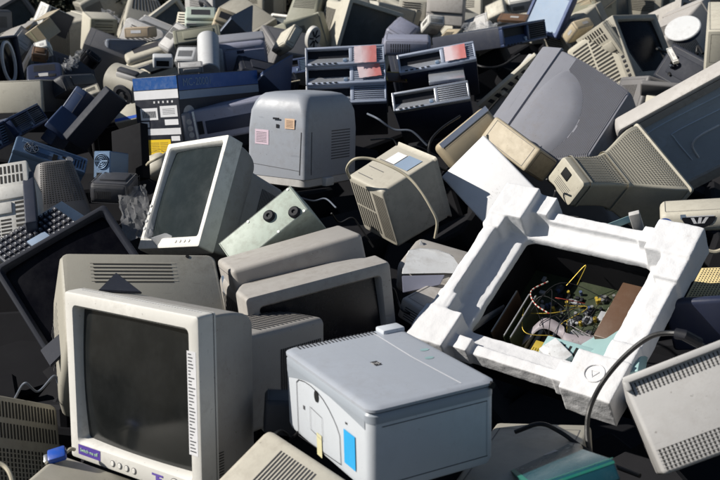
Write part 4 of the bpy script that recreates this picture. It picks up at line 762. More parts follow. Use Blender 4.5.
def hp_badge(c, u, v, rad, parent, disc='seamd', ink='greyL'):
    n = u.cross(v); mb = MB(); mb.poly([c+u*math.cos(t)*rad+v*math.sin(t)*rad for t in [2*math.pi*i/28 for i in range(28)]]); mb.build('badge', disc, parent)
    text('hp', rad*1.5, ink, parent, c+n*.0008, u, v, 'badge_letters')
def scanprinter(r, w, d, h, o):
    # F = lit door side (width w), R = long front side, U = scanner lid
    rad = .022
    def sec(z, ins, rd): return [(x, y, z) for x, y in rrect(w-2*ins, d-2*ins, rd, 7)]
    mb = MB(); mb.rings([sec(0, .012, .015), sec(.006, .003, .02), sec(h*.10, .0, .02), sec(h*.83, .0, .02)], True, True); mb.build('body', 'printw', r)
    mb = MB(); mb.rings([sec(h*.82, -.0006, .0205), sec(h*.90, -.0006, .0205), sec(h*.925, .002, .02), sec(h*.935, .008, .018)], True, True); mb.build('grey_band', 'printg', r)
    mb = MB(); mb.rings([sec(h*.935, .004, .018), sec(h*.945, -.001, .02), sec(h*.975, -.001, .02), sec(h*.992, .003, .02), sec(h, .010, .016)], True, True); mb.build('scanner_lid', 'printl', r)
    U = fmap(w, d, h, 'U', .0006)
    outline(U, [(-.9, .50), (0, .46), (.9, .50)], .0022, False).build('lid_seam', 'cwhite', r)
    rect('badge', U, -.10, -.17, .03, -.06, 'seamd', r)
    text('hp', .016, 'greyL', r, Vector(U(-.035, -.115))+Vector((0, 0, .0005)), (0, 1, 0), (-1, 0, 0), 'badge_letters')
    for x, y in ((.12, .66), (-.12, .78)):
        mb = MB(); c = Vector(U(x, y)); mb.poly([c+Vector((math.cos(t)*.006, math.sin(t)*.009, 0)) for t in [2*math.pi*i/20 for i in range(20)]]); mb.build('rubber_dot', 'tealm', r)
    # ridged hinge edge along the far-left top edge
    slots(U, -.99, -.82, -.86, .55, 22, 'a', .45).build('hinge_ridges', 'seamd', r)
    mb = MB(); mb.box((-w*.45, d*.40, h+.002), (w*.10, d*.2, .012), .004); mb.build('hinge_cover', 'printw', r)
    F = fmap(w, d, h, 'F', .0007); F2 = fmap(w, d, h, 'F', .0012); F3 = fmap(w, d, h, 'F', .0018)
    # grey shoulder curving down on the door side
    mb = MB(); n = 16; sh = lambda s: .36+.30*math.sin(min(1, s*2.2)*math.pi/2)-.20*max(0, s-.5)**1.2*2
    mb.rings([[F(-.90+1.80*i/n, .68) for i in range(n+1)], [F(-.90+1.80*i/n, sh(i/n)) for i in range(n+1)]], closed=False); mb.build('grey_shoulder', 'printg', r)
    arch = [Vector(F2(a, b)) for a, b in ((-.66, -.93), (-.66, .40), (-.60, .52), (-.30, .60), (0, .50), (.22, .22), (.36, -.08), (.37, -.74))]
    outline(lambda a, b: F2(a, b), [(-.66, -.93), (-.66, .40), (-.60, .50), (-.45, .56), (-.30, .57), (-.14, .54), (0, .46), (.12, .34), (.22, .20), (.30, .06), (.36, -.10), (.37, -.76)], .0016).build('door_outline', 'seamd', r)
    mb = MB(); c = F3(-.16, .50); mb.poly([Vector(c)+Vector((math.cos(t)*.008, 0, -.006+math.sin(t)*.011)) for t in [math.pi*2*i/20 for i in range(20)]]); mb.build('door_notch', 'hole', r)
    rect('yellow_tape', F3, -.18, -.99, -.06, -.45, 'tape', r)
    outline(F3, [(-.33, -.5), (-.04, -.55), (-.04, -.0), (-.33, .05)], .0008).build('embossed_mark', 'seam', r)
    rect('blue_rectangle', F3, .46, -.62, .70, .16, 'cyan', r)
    rect('catch', F3, -.50, -.14, -.47, -.04, 'seam', r); rect('catch', F3, .50, .30, .53, .35, 'seamd', r)
    G = fmap(w, d, h, 'R', .0006)
    outline(G, [(-.85, -.72), (.85, -.72)], .0013, False).build('panel_seam', 'seamd', r)
    outline(G, [(-.82, .56), (.84, .56)], .0013, False).build('panel_seam', 'seamd', r)
    outline(G, [(.84, -.7), (.84, .56)], .0010, False).build('panel_seam', 'printg', r)
    for c0, c1 in ((.78, -.74),):
        mb = MB(); mb.cyl((w/2-.004, d*.46, h*.945), (w/2+.003, d*.46, h*.945), .006); mb.build('hinge_pin', 'hole', r)
def copier(r, w, d, h, o):
    def sec(z, ins, rd): return [(x, y, z) for x, y in rrect(w-2*ins, d-2*ins, rd, 6)]
    mb = MB(); mb.rings([sec(h*.10, .0, .016), sec(h*.60, .0, .018), sec(h*.80, .004, .022), sec(h*.89, .012, .028), sec(h*.95, .022, .032), sec(h*.985, .034, .036), sec(h, .055, .04)], True, True); mb.build('body', 'copg', r)
    mb = MB(); mb.rings([sec(0, .01, .03), sec(h*.02, .0, .03), sec(h*.095, .002, .03)], True, True); mb.build('base', 'greyL', r)
    F = fmap(w, d, h, 'F', .001); R_ = fmap(w, d, h, 'R', .001)
    rect('pink_sticker', F, -.72, -.12, -.25, .20, 'pinkp', r); rect('orange_sticker', fmap(w, d, h, 'F', .0018), .30, .26, .62, .48, 'orange', r)
    rect('socket', F, .0, .26, .10, .34, 'black', r)
    slots(fmap(w, d, h, 'F', .0024), -.70, -.08, -.30, .16, 7, 'a', .18).build('sticker_print', 'seam', r); slots(fmap(w, d, h, 'F', .0030), .33, .29, .59, .45, 5, 'a', .2).build('sticker_print', 'brown', r)
    slots(R_, -.1, -.45, .72, .22, 11, 'a', .4).build('side_slots', 'slate', r)
    outline(R_, [(-.80, -.7), (-.80, .2)], .003, False).build('seam', 'seamd', r)
    outline(F, [(.80, -.7), (.84, .2)], .003, False).build('seam', 'seamd', r)
    outline(F, [(-.9, -.55), (.78, -.62)], .0015, False).build('seam', 'seam', r)
    rect('display', fmap(w, d, h, 'F', .0025), -.1, .44, .12, .48, 'black', r)
    mb = MB(); mb.box((w*.5, -d*.1, h*.05), (.03, .05, .03), .004); mb.build('foot', 'whiteG', r)
def slateprinter(r, w, d, h, o):
    body(r, w, d, h, 'lav', .012, 'body', 3)
    raised('end_cap', w, d, h, 'F', -1.0, -1.0, -.80, 1.0, .02, 'lav2', r, .01)
    raised('front_recess', w, d, h, 'F', -.55, -.55, .6, .25, .002, 'navy', r); rect('bright_edge', fmap(w, d, h, 'F', .004), -.76, -.95, -.72, .95, 'silver', r)
    rect('control_panel', fmap(w, d, h, 'F', .004), -.70, -.5, -.60, .3, 'black', r); slots(fmap(w, d, h, 'U', .001), -.6, -.8, .9, -.7, 1, 'a', .6).build('lid_seam', 'seam', r)
    for i in range(3): 
        mb = MB(); mb.cyl((-w*.42, -d/2-.022, h*(.3+.2*i)), (-w*.42, -d/2-.019, h*(.3+.2*i)), .01); mb.build('button', 'greyL', r)
def prism(r, w, d, h, o):
    mb = MB(); t = .012
    for y in (-d/2,):
        mb.rings([[(-w/2, -d/2, 0), (w/2, -d/2, 0), (0, 0, h)], [(-w/2, -d/2+t, 0), (w/2, -d/2+t, 0), (0, t, h)]], True, True)
    mb.build('lid_panel', o['col'], r)
    mb = MB(); mb.rings([[(0, 0, h), (w/2, -d/2, 0), (w/2+.02, d/2, 0)], [(0, t, h), (w/2-.01, -d/2+t, 0), (w/2+.01, d/2, 0)]], True, True); mb.build('side_panel', o['col'], r)
    mb = MB(); mb.tube([(-w/2, -d/2-.002, 0), (0, -.002, h)], .004, 6); mb.build('bright_edge', 'silverb', r)
def foam(r, w, d, h, o):
    mb = MB(); X, Z = w/2, h/2; Y = d/2
    def b(x0, x1, z0, z1, y0, y1, rot=0):
        mb.box(((x0+x1)/2*X, (y0+y1)/2*Y, Z+(z0+z1)/2*Z), ((x1-x0)*X, (y1-y0)*Y, (z1-z0)*Z), 0, Quaternion((0, 1, 0), rot) if rot else None)
    i = .665
    def rg(s, y, rd=.02): return [(x, y*Y, z) for x, z in rrect(2*X*s, 2*Z*s, rd, 4, 0, Z)]
    mb.rings([rg(.97, .95), rg(.97, -.02), rg(.90, -.02), rg(.85, .12), rg(.73, .34), rg(i+.01, .42), rg(i, .46), rg(i, .95), rg(.97, .95)])
    # tall left rim, lower right rim, thin top and bottom rims
    b(-1.02, -.895, -.62, .66, -.95, .9); b(.84, 1.02, -.60, .62, -.62, .9)
    b(-.6, .62, .84, .97, -.28, .9); b(-.6, .55, -.97, -.86, -.10, .9)
    # stepped corner blocks
    b(-1.04, -.66, .66, 1.12, -1.25, .9); b(-.70, -.48, .84, 1.12, -.75, .8); b(-1.04, -.84, .50, .76, -1.1, .8)
    b(.62, 1.06, .64, 1.04, -1.15, .9); b(.80, 1.05, .36, .7, -.95, .8); b(.48, .70, .80, 1.0, -.55, .8)
    b(.56, 1.04, -1.14, -.68, -1.2, .9); b(.76, 1.03, -.75, -.45, -.9, .8); b(.42, .62, -1.02, -.80, -.6, .8)
    b(-1.08, -.66, -1.08, -.64, -1.0, .9); b(-1.04, -.84, -.7, -.42, -.9, .8); b(-.70, -.46, -1.0, -.84, -.5, .8)
    ob = mb.build('foam_frame', 'foam', r, 180)
    m = ob.modifiers.new('remesh', 'REMESH'); m.mode = 'VOXEL'; m.voxel_size = .0036; m.use_smooth_shade = True
    s = ob.modifiers.new('smooth', 'CORRECTIVE_SMOOTH') if False else ob.modifiers.new('smooth', 'SMOOTH'); s.iterations = 5; s.factor = .5
    t = bpy.data.textures.new('dents', 'CLOUDS'); t.noise_scale = .05; t.noise_depth = 3
    dm = ob.modifiers.new('dents', 'DISPLACE'); dm.texture = t; dm.strength = .006; dm.mid_level = .5; dm.texture_coords = 'LOCAL'
    t2 = bpy.data.textures.new('chips', 'CLOUDS'); t2.noise_scale = .012; t2.noise_depth = 2
    d2 = ob.modifiers.new('chips', 'DISPLACE'); d2.texture = t2; d2.strength = .0009; d2.mid_level = .5; d2.texture_coords = 'LOCAL'
    # recycling roundel pressed in the lower right block
    c = Vector((.80*X, -Y*1.2-.001, Z-.90*Z)); q = MB()
    q.tube([c+Vector((math.cos(t)*.022, 0, math.sin(t)*.022)) for t in [2*math.pi*k/30 for k in range(31)]], .0022, 6)
    q.tube([c+Vector((math.cos(t)*.010, 0, math.sin(t)*.010)) for t in [2*math.pi*k/3+.5 for k in range(4)]], .0015, 6); q.build('pressed_roundel', 'foam', r)
def opencase(r, w, d, h, o):
    X, Y = w/2, d/2; Q = random.Random(11)
    mb = MB(); mb.box((0, Y-.003, h/2), (w, .006, h)); mb.build('back_plate', 'dark', r)
    for x0, z0, sx, sz in ((-X, h/2, .004, h), (X, h/2, .004, h), (0, 0, w, .004), (0, h, w, .004)):
        mb = MB(); mb.box((x0, 0, z0), (sx, d, sz)); mb.build('side_wall', 'deep', r)  # near black instead of teal metal: shade put into the wall colour
    F = lambda y: (lambda a, b: (a*X, y, h/2+b*h/2))
    mb = MB(); mb.box((-.1*X, Y-.016, h*.52), (w*.97, .003, h*.95)); mb.build('circuit_board', 'pcb', r)
    yb = Y-.018
    for i in range(7):
        x = -X*.78+i*.024*w/.5; col = 'wirew' if i < 5 else 'pcbb'
        mb = MB(); mb.box((x, yb-.006, h*.40), (.008, .012, h*.34), .001); mb.build('card_slot', col if i % 2 else 'key', r)
        if i in (0, 2, 3):
            mb = MB(); mb.box((x, yb-.05, h*.38), (.002, .08, h*.42)); mb.build('expansion_card', 'pcb' if i else 'pcbb', r)
            mb = MB(); mb.box((x, yb-.09, h*.38), (.003, .004, h*.40)); mb.build('card_edge', 'metal', r)
    for i in range(70):
        a, b = Q.uniform(-.85, .8), Q.uniform(-.7, .9); s = Q.uniform(.006, .02)
        mb = MB(); mb.box((a*X, yb-.004, h/2+b*h/2), (s, .008, s*Q.choice((.6, 1, 1.6))), .0008); mb.build('chip', Q.choice(('black', 'black', 'dark', 'key')), r)
    for i in range(40):
        a, b = Q.uniform(-.6, .65), Q.uniform(-.2, .85); mb = MB(); mb.cyl((a*X, yb, h/2+b*h/2), (a*X, yb-.014, h/2+b*h/2), .0042, n=10); mb.build('capacitor', Q.choice(('metal', 'slateB', 'gold')), r)
    mb = MB(); mb.cyl((.10*X, yb, h*.66), (.10*X, yb-.006, h*.66), .014); mb.build('coin_battery', 'metal', r)
    for i in range(3):
        mb = MB(); mb.box((X*(.36+i*.07), yb-.016, h*.66), (.005, .03, h*.24), .0006); mb.build('memory_stick', 'pcb', r)
        mb = MB()
        for k in range(7): mb.box((X*(.36+i*.07)-.0035, yb-.02, h*(.56+k*.033)), (.002, .016, .009))
        mb.build('memory_chips', 'wirew', r)
    mb = MB(); mb.box((X*.72, 0, h*.62), (w*.20, d*.8, h*.5), .003); mb.build('drive_cage', 'pcbb', r)
    mb = MB(); mb.box((X*.40, -.01, h*.16), (w*.40, d*.75, h*.20), .003); mb.build('power_unit', 'tealm', r)
    slots(lambda a, b: (X*.40+a*w*.2, -.01-d*.375-.001, h*.16+b*h*.10), -.85, -.6, .85, .7, 8, 'b', .35).build('power_unit_slots', 'hole', r)
    mb = MB(); mb.box((-.12*X, .0, h*.20), (.045, .03, .05), .002); mb.build('gold_coil', 'gold', r)
    mb = MB()
    for k in range(9): mb.cyl((-.2*X+k*.006, -.02, h*.12), (-.2*X+k*.006, -.02, h*.2), .0022, n=6)
    mb.build('gold_pins', 'gold', r)
    # ribbon cable and wires
    p = catmull([(-.45*X, -.005, h*.30), (-.25*X, -.03, h*.44), (.0, -.02, h*.44), (.15*X, -.035, h*.36), (.5*X, -.03, h*.40), (.8*X, -.02, h*.42)], 8)
    mb = MB(); mb.rings([[q, q+Vector((.004, .006, -.028))] for q in p], closed=False); rb = mb.build('ribbon_cable', 'ribbon', r)
    sm = rb.modifiers.new('thick', 'SOLIDIFY'); sm.thickness = .001
    for k in range(18):
        a = (Q.uniform(-.7, .6)*X, Q.uniform(-.04, .02), h*Q.uniform(.25, .85)); e = (Q.uniform(-.6, .7)*X, Q.uniform(-.04, .02), h*Q.uniform(.2, .85))
        m1 = ((a[0]+e[0])/2+Q.uniform(-.05, .05), Q.uniform(-.06, -.02), (a[2]+e[2])/2+Q.uniform(-.05, .05))
        mb = MB(); mb.tube(catmull([a, m1, e], 8), .0010, 5); mb.build('wire', Q.choice(('wirer', 'ribbon', 'cable', 'gold', 'cable', 'cable', 'cable', 'cable')), r)
    mb = MB(); pts = catmull([(-.52*X, -.02, h*.78), (-.60*X, -.04, h*.62), (-.42*X, -.05, h*.50), (-.2*X, -.04, h*.47)], 8); mb.tube(pts, .0016, 6); mb.build('striped_wire', 'wirer', r)
    mb = MB()
    for i in range(0, len(pts)-1, 2): mb.tube([pts[i], pts[i+1]], .0019, 6)
    mb.build('wire_stripes', 'wirew', r)
    mb = MB(); mb.box((.25*X, -.05, h*.12), (.07, .05, .05), .004, Quaternion((0, 1, 0), .5)); mb.build('white_connector', 'whiteG', r)
def keyb(r, w, d, h, o):
    body(r, w, d, h*.6, 'slate', .008, 'base', 2)
    Q = random.Random(4); base = r.children[0] if r.children else r
    for i in range(14):
        for j in range(5):
            x = -w/2+w*(i+.5)/14.4+.004; y = -d/2+d*(j+.5)/5.2
            if 5 <= i <= 8 and j < 2: continue
            mb = MB(); mb.box((x, y, h*.72), (w/14.4*.70, d/5.2*.66, h*.4), .002); kb = mb.build('key', 'keyd', r); rect('legend', lambda a, b: (x+a*w/60, y+b*d/28, h*.925), -.4, -.4, .4, .5, 'keyw', kb)
    raised('display', w, d, h*.6, 'U', -.25, -.85, .25, -.28, .006, 'bluepan', r)
def psu(r, w, d, h, o):
    body(r, w, d, h, 'steelb', .003, 'case', 1)
    c = Vector((0, -d/2-.001, h*.68)); rad = w*.40
    mb = MB(); mb.poly([c+Vector((math.cos(t)*rad, 0, math.sin(t)*rad)) for t in [2*math.pi*i/28 for i in range(28)]]); mb.build('fan_opening', 'hole', r)
    mb = MB()
    for k in range(1, 5): mb.tube([c+Vector((math.cos(t)*rad*k/4.2, -.003, math.sin(t)*rad*k/4.2)) for t in [2*math.pi*i/24 for i in range(25)]], .0015, 5)
    for k in range(6): mb.tube([c+Vector((0, -.003, 0)), c+Vector((math.cos(k*1.047)*rad, -.003, math.sin(k*1.047)*rad))], .0018, 5)
    mb.build('fan_grille', 'steelb', r)
    rect('socket', fmap(w, d, h, 'F', .001), -.6, -.75, .0, -.35, 'hole', r); rect('switch', fmap(w, d, h, 'F', .001), .2, -.7, .6, -.45, 'cwhite', r)
def carton(r, w, d, h, o):
    body(r, w, d, h, 'tan', .003, 'carton_body', 1)
    for s in (-1, 1):
        mb = MB(); mb.box((s*(w/2+.05), 0, h+.012), (.10, d*.95, .005), 0, Quaternion((0, 1, 0), s*.25)); mb.build('flap', 'tan2', r)
    rect('tape', fmap(w, d, h, 'F', .001), -.1, -.95, .1, .95, 'tape', r)
def lcd(r, w, d, h, o):
    mb = MB(); y = -d/2
    def R_(W, H, y): return [(x, y, z) for x, z in rrect(W, H, .012, 4, 0, h/2)]
    mb.rings([R_(w-.02, h-.02, d/2), R_(w, h, d*.2), R_(w, h, y+.004), R_(w-.008, h-.008, y), R_(w-.05, h-.05, y), R_(w-.056, h-.056, y+.006), R_(w-.058, h-.058, y+.012)], True); mb.build('frame', 'navyM', r)
    rect('screen', lambda a, b: (a*(w/2-.026), y+.010, h/2+b*(h/2-.026)), -1, -1, 1, 1, 'bluepan', r)
    mb = MB(); mb.box((0, d/2, h*.3), (.12, .03, .2), .01); mb.build('back_cover', 'navy', r)
def drum(r, w, d, h, o):
    mb = MB(); n = 14
    def prof(x): return [(x, -d/2*math.cos(math.pi*i/n), h*.45+h*.55*math.sin(math.pi*i/n)) for i in range(n+1)]+[(x, d/2, 0), (x, -d/2, 0)]
    mb.rings([prof(-w/2), prof(w/2)], True, True); mb.build('body', o['col'], r)
    F = fmap(w, d, h, 'F', .001)
    mb = MB(); c = Vector(F(.4, -.45)); mb.lathe(c, (0, -1, 0), [(.045, 0), (.045, .008), (.030, .010), (.028, .003), (.012, .003), (.012, .012)]); mb.build('round_port', 'dark', r)
    mb = MB(); mb.box((w*.15, -d*.1, h*.99), (w*.7, d*.22, .02), .008); mb.build('paper_slot', 'dark', r)
    mb = MB(); mb.box((w*.2, -d*.28, h*.88), (w*.7, d*.12, .03), .01); mb.build('paper_guide', 'greyL', r)
def phone(r, w, d, h, o):
    body(r, w, d, h*.5, o['col'], .01, 'base', 2)
    mb = MB(); mb.lathe((0, 0, h*.5), (0, 0, 1), [(.05, 0), (.05, .008), (.042, .009), (.040, .002), (.02, .002), (.018, .008)]); mb.build('dial_ring', 'greyL', r)
    mb = MB(); mb.tube(catmull([(-w*.4, d*.3, h*.6), (-w*.2, d*.35, h*.85), (w*.2, d*.35, h*.85), (w*.4, d*.3, h*.6)]), .014, 8); mb.build('handset', 'dark', r)
def printer(r, w, d, h, o):
    col = o['col']; body(r, w, d, h*.78, col, .02, 'body', 3)
    mb = MB(); mb.box((0, d*.06, h*.86), (w*.94, d*.85, h*.26), .025, None, 3); mb.build('top_cover', col, r)
    raised('paper_tray', w, d, h*.78, 'F', -.7, -.8, .7, -.25, .03, col, r, .006); rect('output_slot', fmap(w, d, h*.78, 'F', .001), -.7, .1, .7, .3, 'hole', r)
    raised('control_panel', w, d, h*.78, 'F', -.9, .45, -.3, .85, .004, 'greyL', r)
    slots(fmap(w, d, h*.78, 'R', .001), -.5, -.5, .5, .4, 10, 'b', .4).build('side_slots', 'slot', r)
    rect('top_opening', lambda a, b: (a*w/2, b*d/2, h*.991), -.6, -.3, .6, .5, 'seamd', r)
def disc(r, w, d, h, o):
    mb = MB(); n = 32
    def el(s, y): return [(math.cos(t)*w/2*s, y, h/2+math.sin(t)*h/2*s) for t in [2*math.pi*i/n for i in range(n)]]
    mb.rings([el(.95, d/2), el(1, 0), el(.97, -d*.4), el(.9, -d/2), el(.8, -d*.45)], True, True); mb.build('shell', o['col'], r)
    mb = MB()
    for k in range(7):
        t = k*.9+.3; mb.tube([(math.cos(t)*w*.08, -d/2-.001, h/2+math.sin(t)*h*.1), (math.cos(t)*w*.36, -d/2-.001, h/2+math.sin(t)*h*.38)], .004, 5)
    mb.build('dark_spokes', 'seamd', r)
def disc2(r, w, d, h, o):
    mb = MB(); n = 40
    def el(s, z): return [(math.cos(t)*w/2*s, math.sin(t)*d/2*s, z) for t in [2*math.pi*i/n for i in range(n)]]
    mb.rings([el(.9, h*.7), el(1, h*.85), el(1, h*.95), el(.95, h)], True, True); mb.build('round_plate', 'whiteG', r)
    mb = MB(); mb.rings([el(.4, 0), el(.85, h*.35), el(.93, h*.68)], True, True); mb.build('blue_body', 'slateB', r)
def roll(r, w, d, h, o):
    mb = MB(); mb.lathe((0, 0, 0), (0, 0, 1), [(w/2-.004, 0), (w/2, .004), (w/2, h-.004), (w/2-.004, h)], 32); mb.build('cylinder', o['col'], r)
    mb = MB(); mb.lathe((0, 0, h), (0, 0, 1), [(.02, 0), (.02, .0015)], 20); mb.build('core', 'brown', r)
def hp(r, w, d, h, o):
    body(r, w, d, h, 'lav', .03, 'body', 4)
    mb = MB(); mb.box((0, d*.05, h*1.0), (w*.98, d*.8, h*.16), .02, None, 3); mb.build('top_cover', 'lav2', r)
    f = fmap(w, d, h, 'F', .001)
    raised('front_door', w, d, h, 'F', -.62, -.85, .9, .5, .008, 'lav', r, .01); raised('left_column', w, d, h, 'F', -.98, -.95, -.68, .8, .02, 'whiteG', r, .01)
    rect('notch', fmap(w, d, h, 'F', .0095), -.15, .30, .12, .52, 'navy', r)
    F9 = fmap(w, d, h, 'F', .0095)
    hp_badge(Vector(F9(.08, -.25)), Vector((1, 0, 0)), Vector((0, 0, 1)), .026, r, 'slate', 'lav')
    slots(f, -.6, .62, .6, .66, 1, 'a', .8).build('seam', 'seamd', r)
def tray(r, w, d, h, o):
    mb = MB(); y = -d/2
    def R_(sx, sz, y, rd=.03): return [(x, y, z) for x, z in rrect(w-2*sx, h-2*sz, rd, 6, 0, h/2)]
    mb.rings([R_(0, 0, d/2), R_(0, 0, y+.01), R_(.004, .004, y+.003), R_(.012, .012, y), R_(.05, .05, y), R_(.056, .056, y+.008)], True); mb.build('frame', o['col'], r)
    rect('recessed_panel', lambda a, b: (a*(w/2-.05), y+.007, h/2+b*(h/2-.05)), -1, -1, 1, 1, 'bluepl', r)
    f = lambda a, b: (a*(w/2-.05), y+.006, h/2+b*(h/2-.05))
    for k in range(2):
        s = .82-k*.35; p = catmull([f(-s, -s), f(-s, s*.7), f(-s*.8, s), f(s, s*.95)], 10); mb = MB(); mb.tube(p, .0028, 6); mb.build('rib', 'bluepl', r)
    mb = MB(); mb.tube(catmull([f(-.35, -.5), f(-.3, -.1), f(-.1, .05), f(.3, .06)], 8), .004, 6); mb.build('wire', 'cwhite', r)
    outline(lambda a, b: (a*w/2, y-.0006, h/2+b*h/2), [(-.93, -.9), (-.93, .92), (.93, .92)], .002, False).build('seam', 'seamd', r)
SUB = dict(button=('bezel', 'body', 'front_panel'), power_button=('bezel', 'front_panel'), button_ring=('bezel',), sticker=('bezel', 'housing'), emblem=('bezel',), lettering=('bezel',),
           printed_list=('bezel',), list_lines=('bezel',), screw_hole=('bezel', 'housing'), top_slots=('housing',), side_slots=('housing', 'body'), rear_slots=('housing',), perforation=('housing', 'panel'),
           fine_ribs=('housing',), rating_label=('housing',), socket=('housing', 'case'), side_button=('bezel',), raised_rib=('housing',), bay_slit=('drive_bay',), front_slots=('front_panel',),
           label_lines=('front_panel',), key=('base',), display=('base',), barcode=('barcode_label',), badge=('scanner_lid', 'front_door'), badge_letters=('scanner_lid', 'front_door'), lid_seam=('scanner_lid',), rubber_dot=('scanner_lid',),
           hinge_ridges=('scanner_lid',), hinge_pin=('scanner_lid',), fan_grille=('rear_plate', 'case', 'body'), fan_opening=('rear_plate', 'case', 'body'), ports=('rear_plate', 'body'), expansion_slots=('rear_plate', 'body'),
           chip=('circuit_board',), capacitor=('circuit_board',), card_slot=('circuit_board',), coin_battery=('circuit_board',), memory_stick=('circuit_board',), memory_chips=('circuit_board',), card_edge=('expansion_card',), power_unit_slots=('power_unit',))
KIND = dict(crt=crt, crt2=crt2, box=box, tower=tower, sff=sff, scanprinter=scanprinter, copier=copier, slateprinter=slateprinter, prism=prism,
            foam=foam, opencase=opencase, keyb=keyb, psu=psu, carton=carton, lcd=lcd, drum=drum, phone=phone, printer=printer, disc=disc, disc2=disc2, roll=roll, hp=hp, tray=tray)
for key, kind, loc, q, dm, o in ITEMS:
    e = bpy.data.objects.new(o['n'], None); COL.objects.link(e); e.empty_display_size = .05
    e.location = loc; e.rotation_mode = 'QUATERNION'; e.rotation_quaternion = q
    tag(e, o['l'], o['c'], o.get('g'))
    if key[0] in 'bhd': o['far'] = 1
    KIND[kind](e, dm[0], dm[1], dm[2], o)
    kids = {}
    for c in e.children: kids.setdefault(c.name.split('.')[0], c)
    for c in list(e.children):
        for host in SUB.get(c.name.split('.')[0], ()):
            if host in kids and kids[host] is not c: c.parent = kids[host]; break
# ------------------------------------------------------------------ camera
CAM_P = Vector((0, 0, 1.7)); PITCH = math.radians(22)
cam = bpy.data.cameras.new('camera'); cam.lens = 50; cam.sensor_width = 36; cam.clip_end = 500; cam.clip_start = .05
co = bpy.data.objects.new('camera', cam); COL.objects.link(co); co.location = CAM_P; co.rotation_euler = (math.radians(90)-PITCH, 0, 0)
scene.camera = co
cam.dof.use_dof = True; cam.dof.focus_distance = 2.7; cam.dof.aperture_fstop = 9
_f = Vector((0, math.cos(PITCH), -math.sin(PITCH))); _u = Vector((0, math.sin(PITCH), math.cos(PITCH)))
def at(x, y, depth):       # a point seen at photo position (x, y), depth metres out
    return CAM_P+_f*depth+Vector((1, 0, 0))*((x-360)/1000*depth)+_u*(-(y-240)/1000*depth)
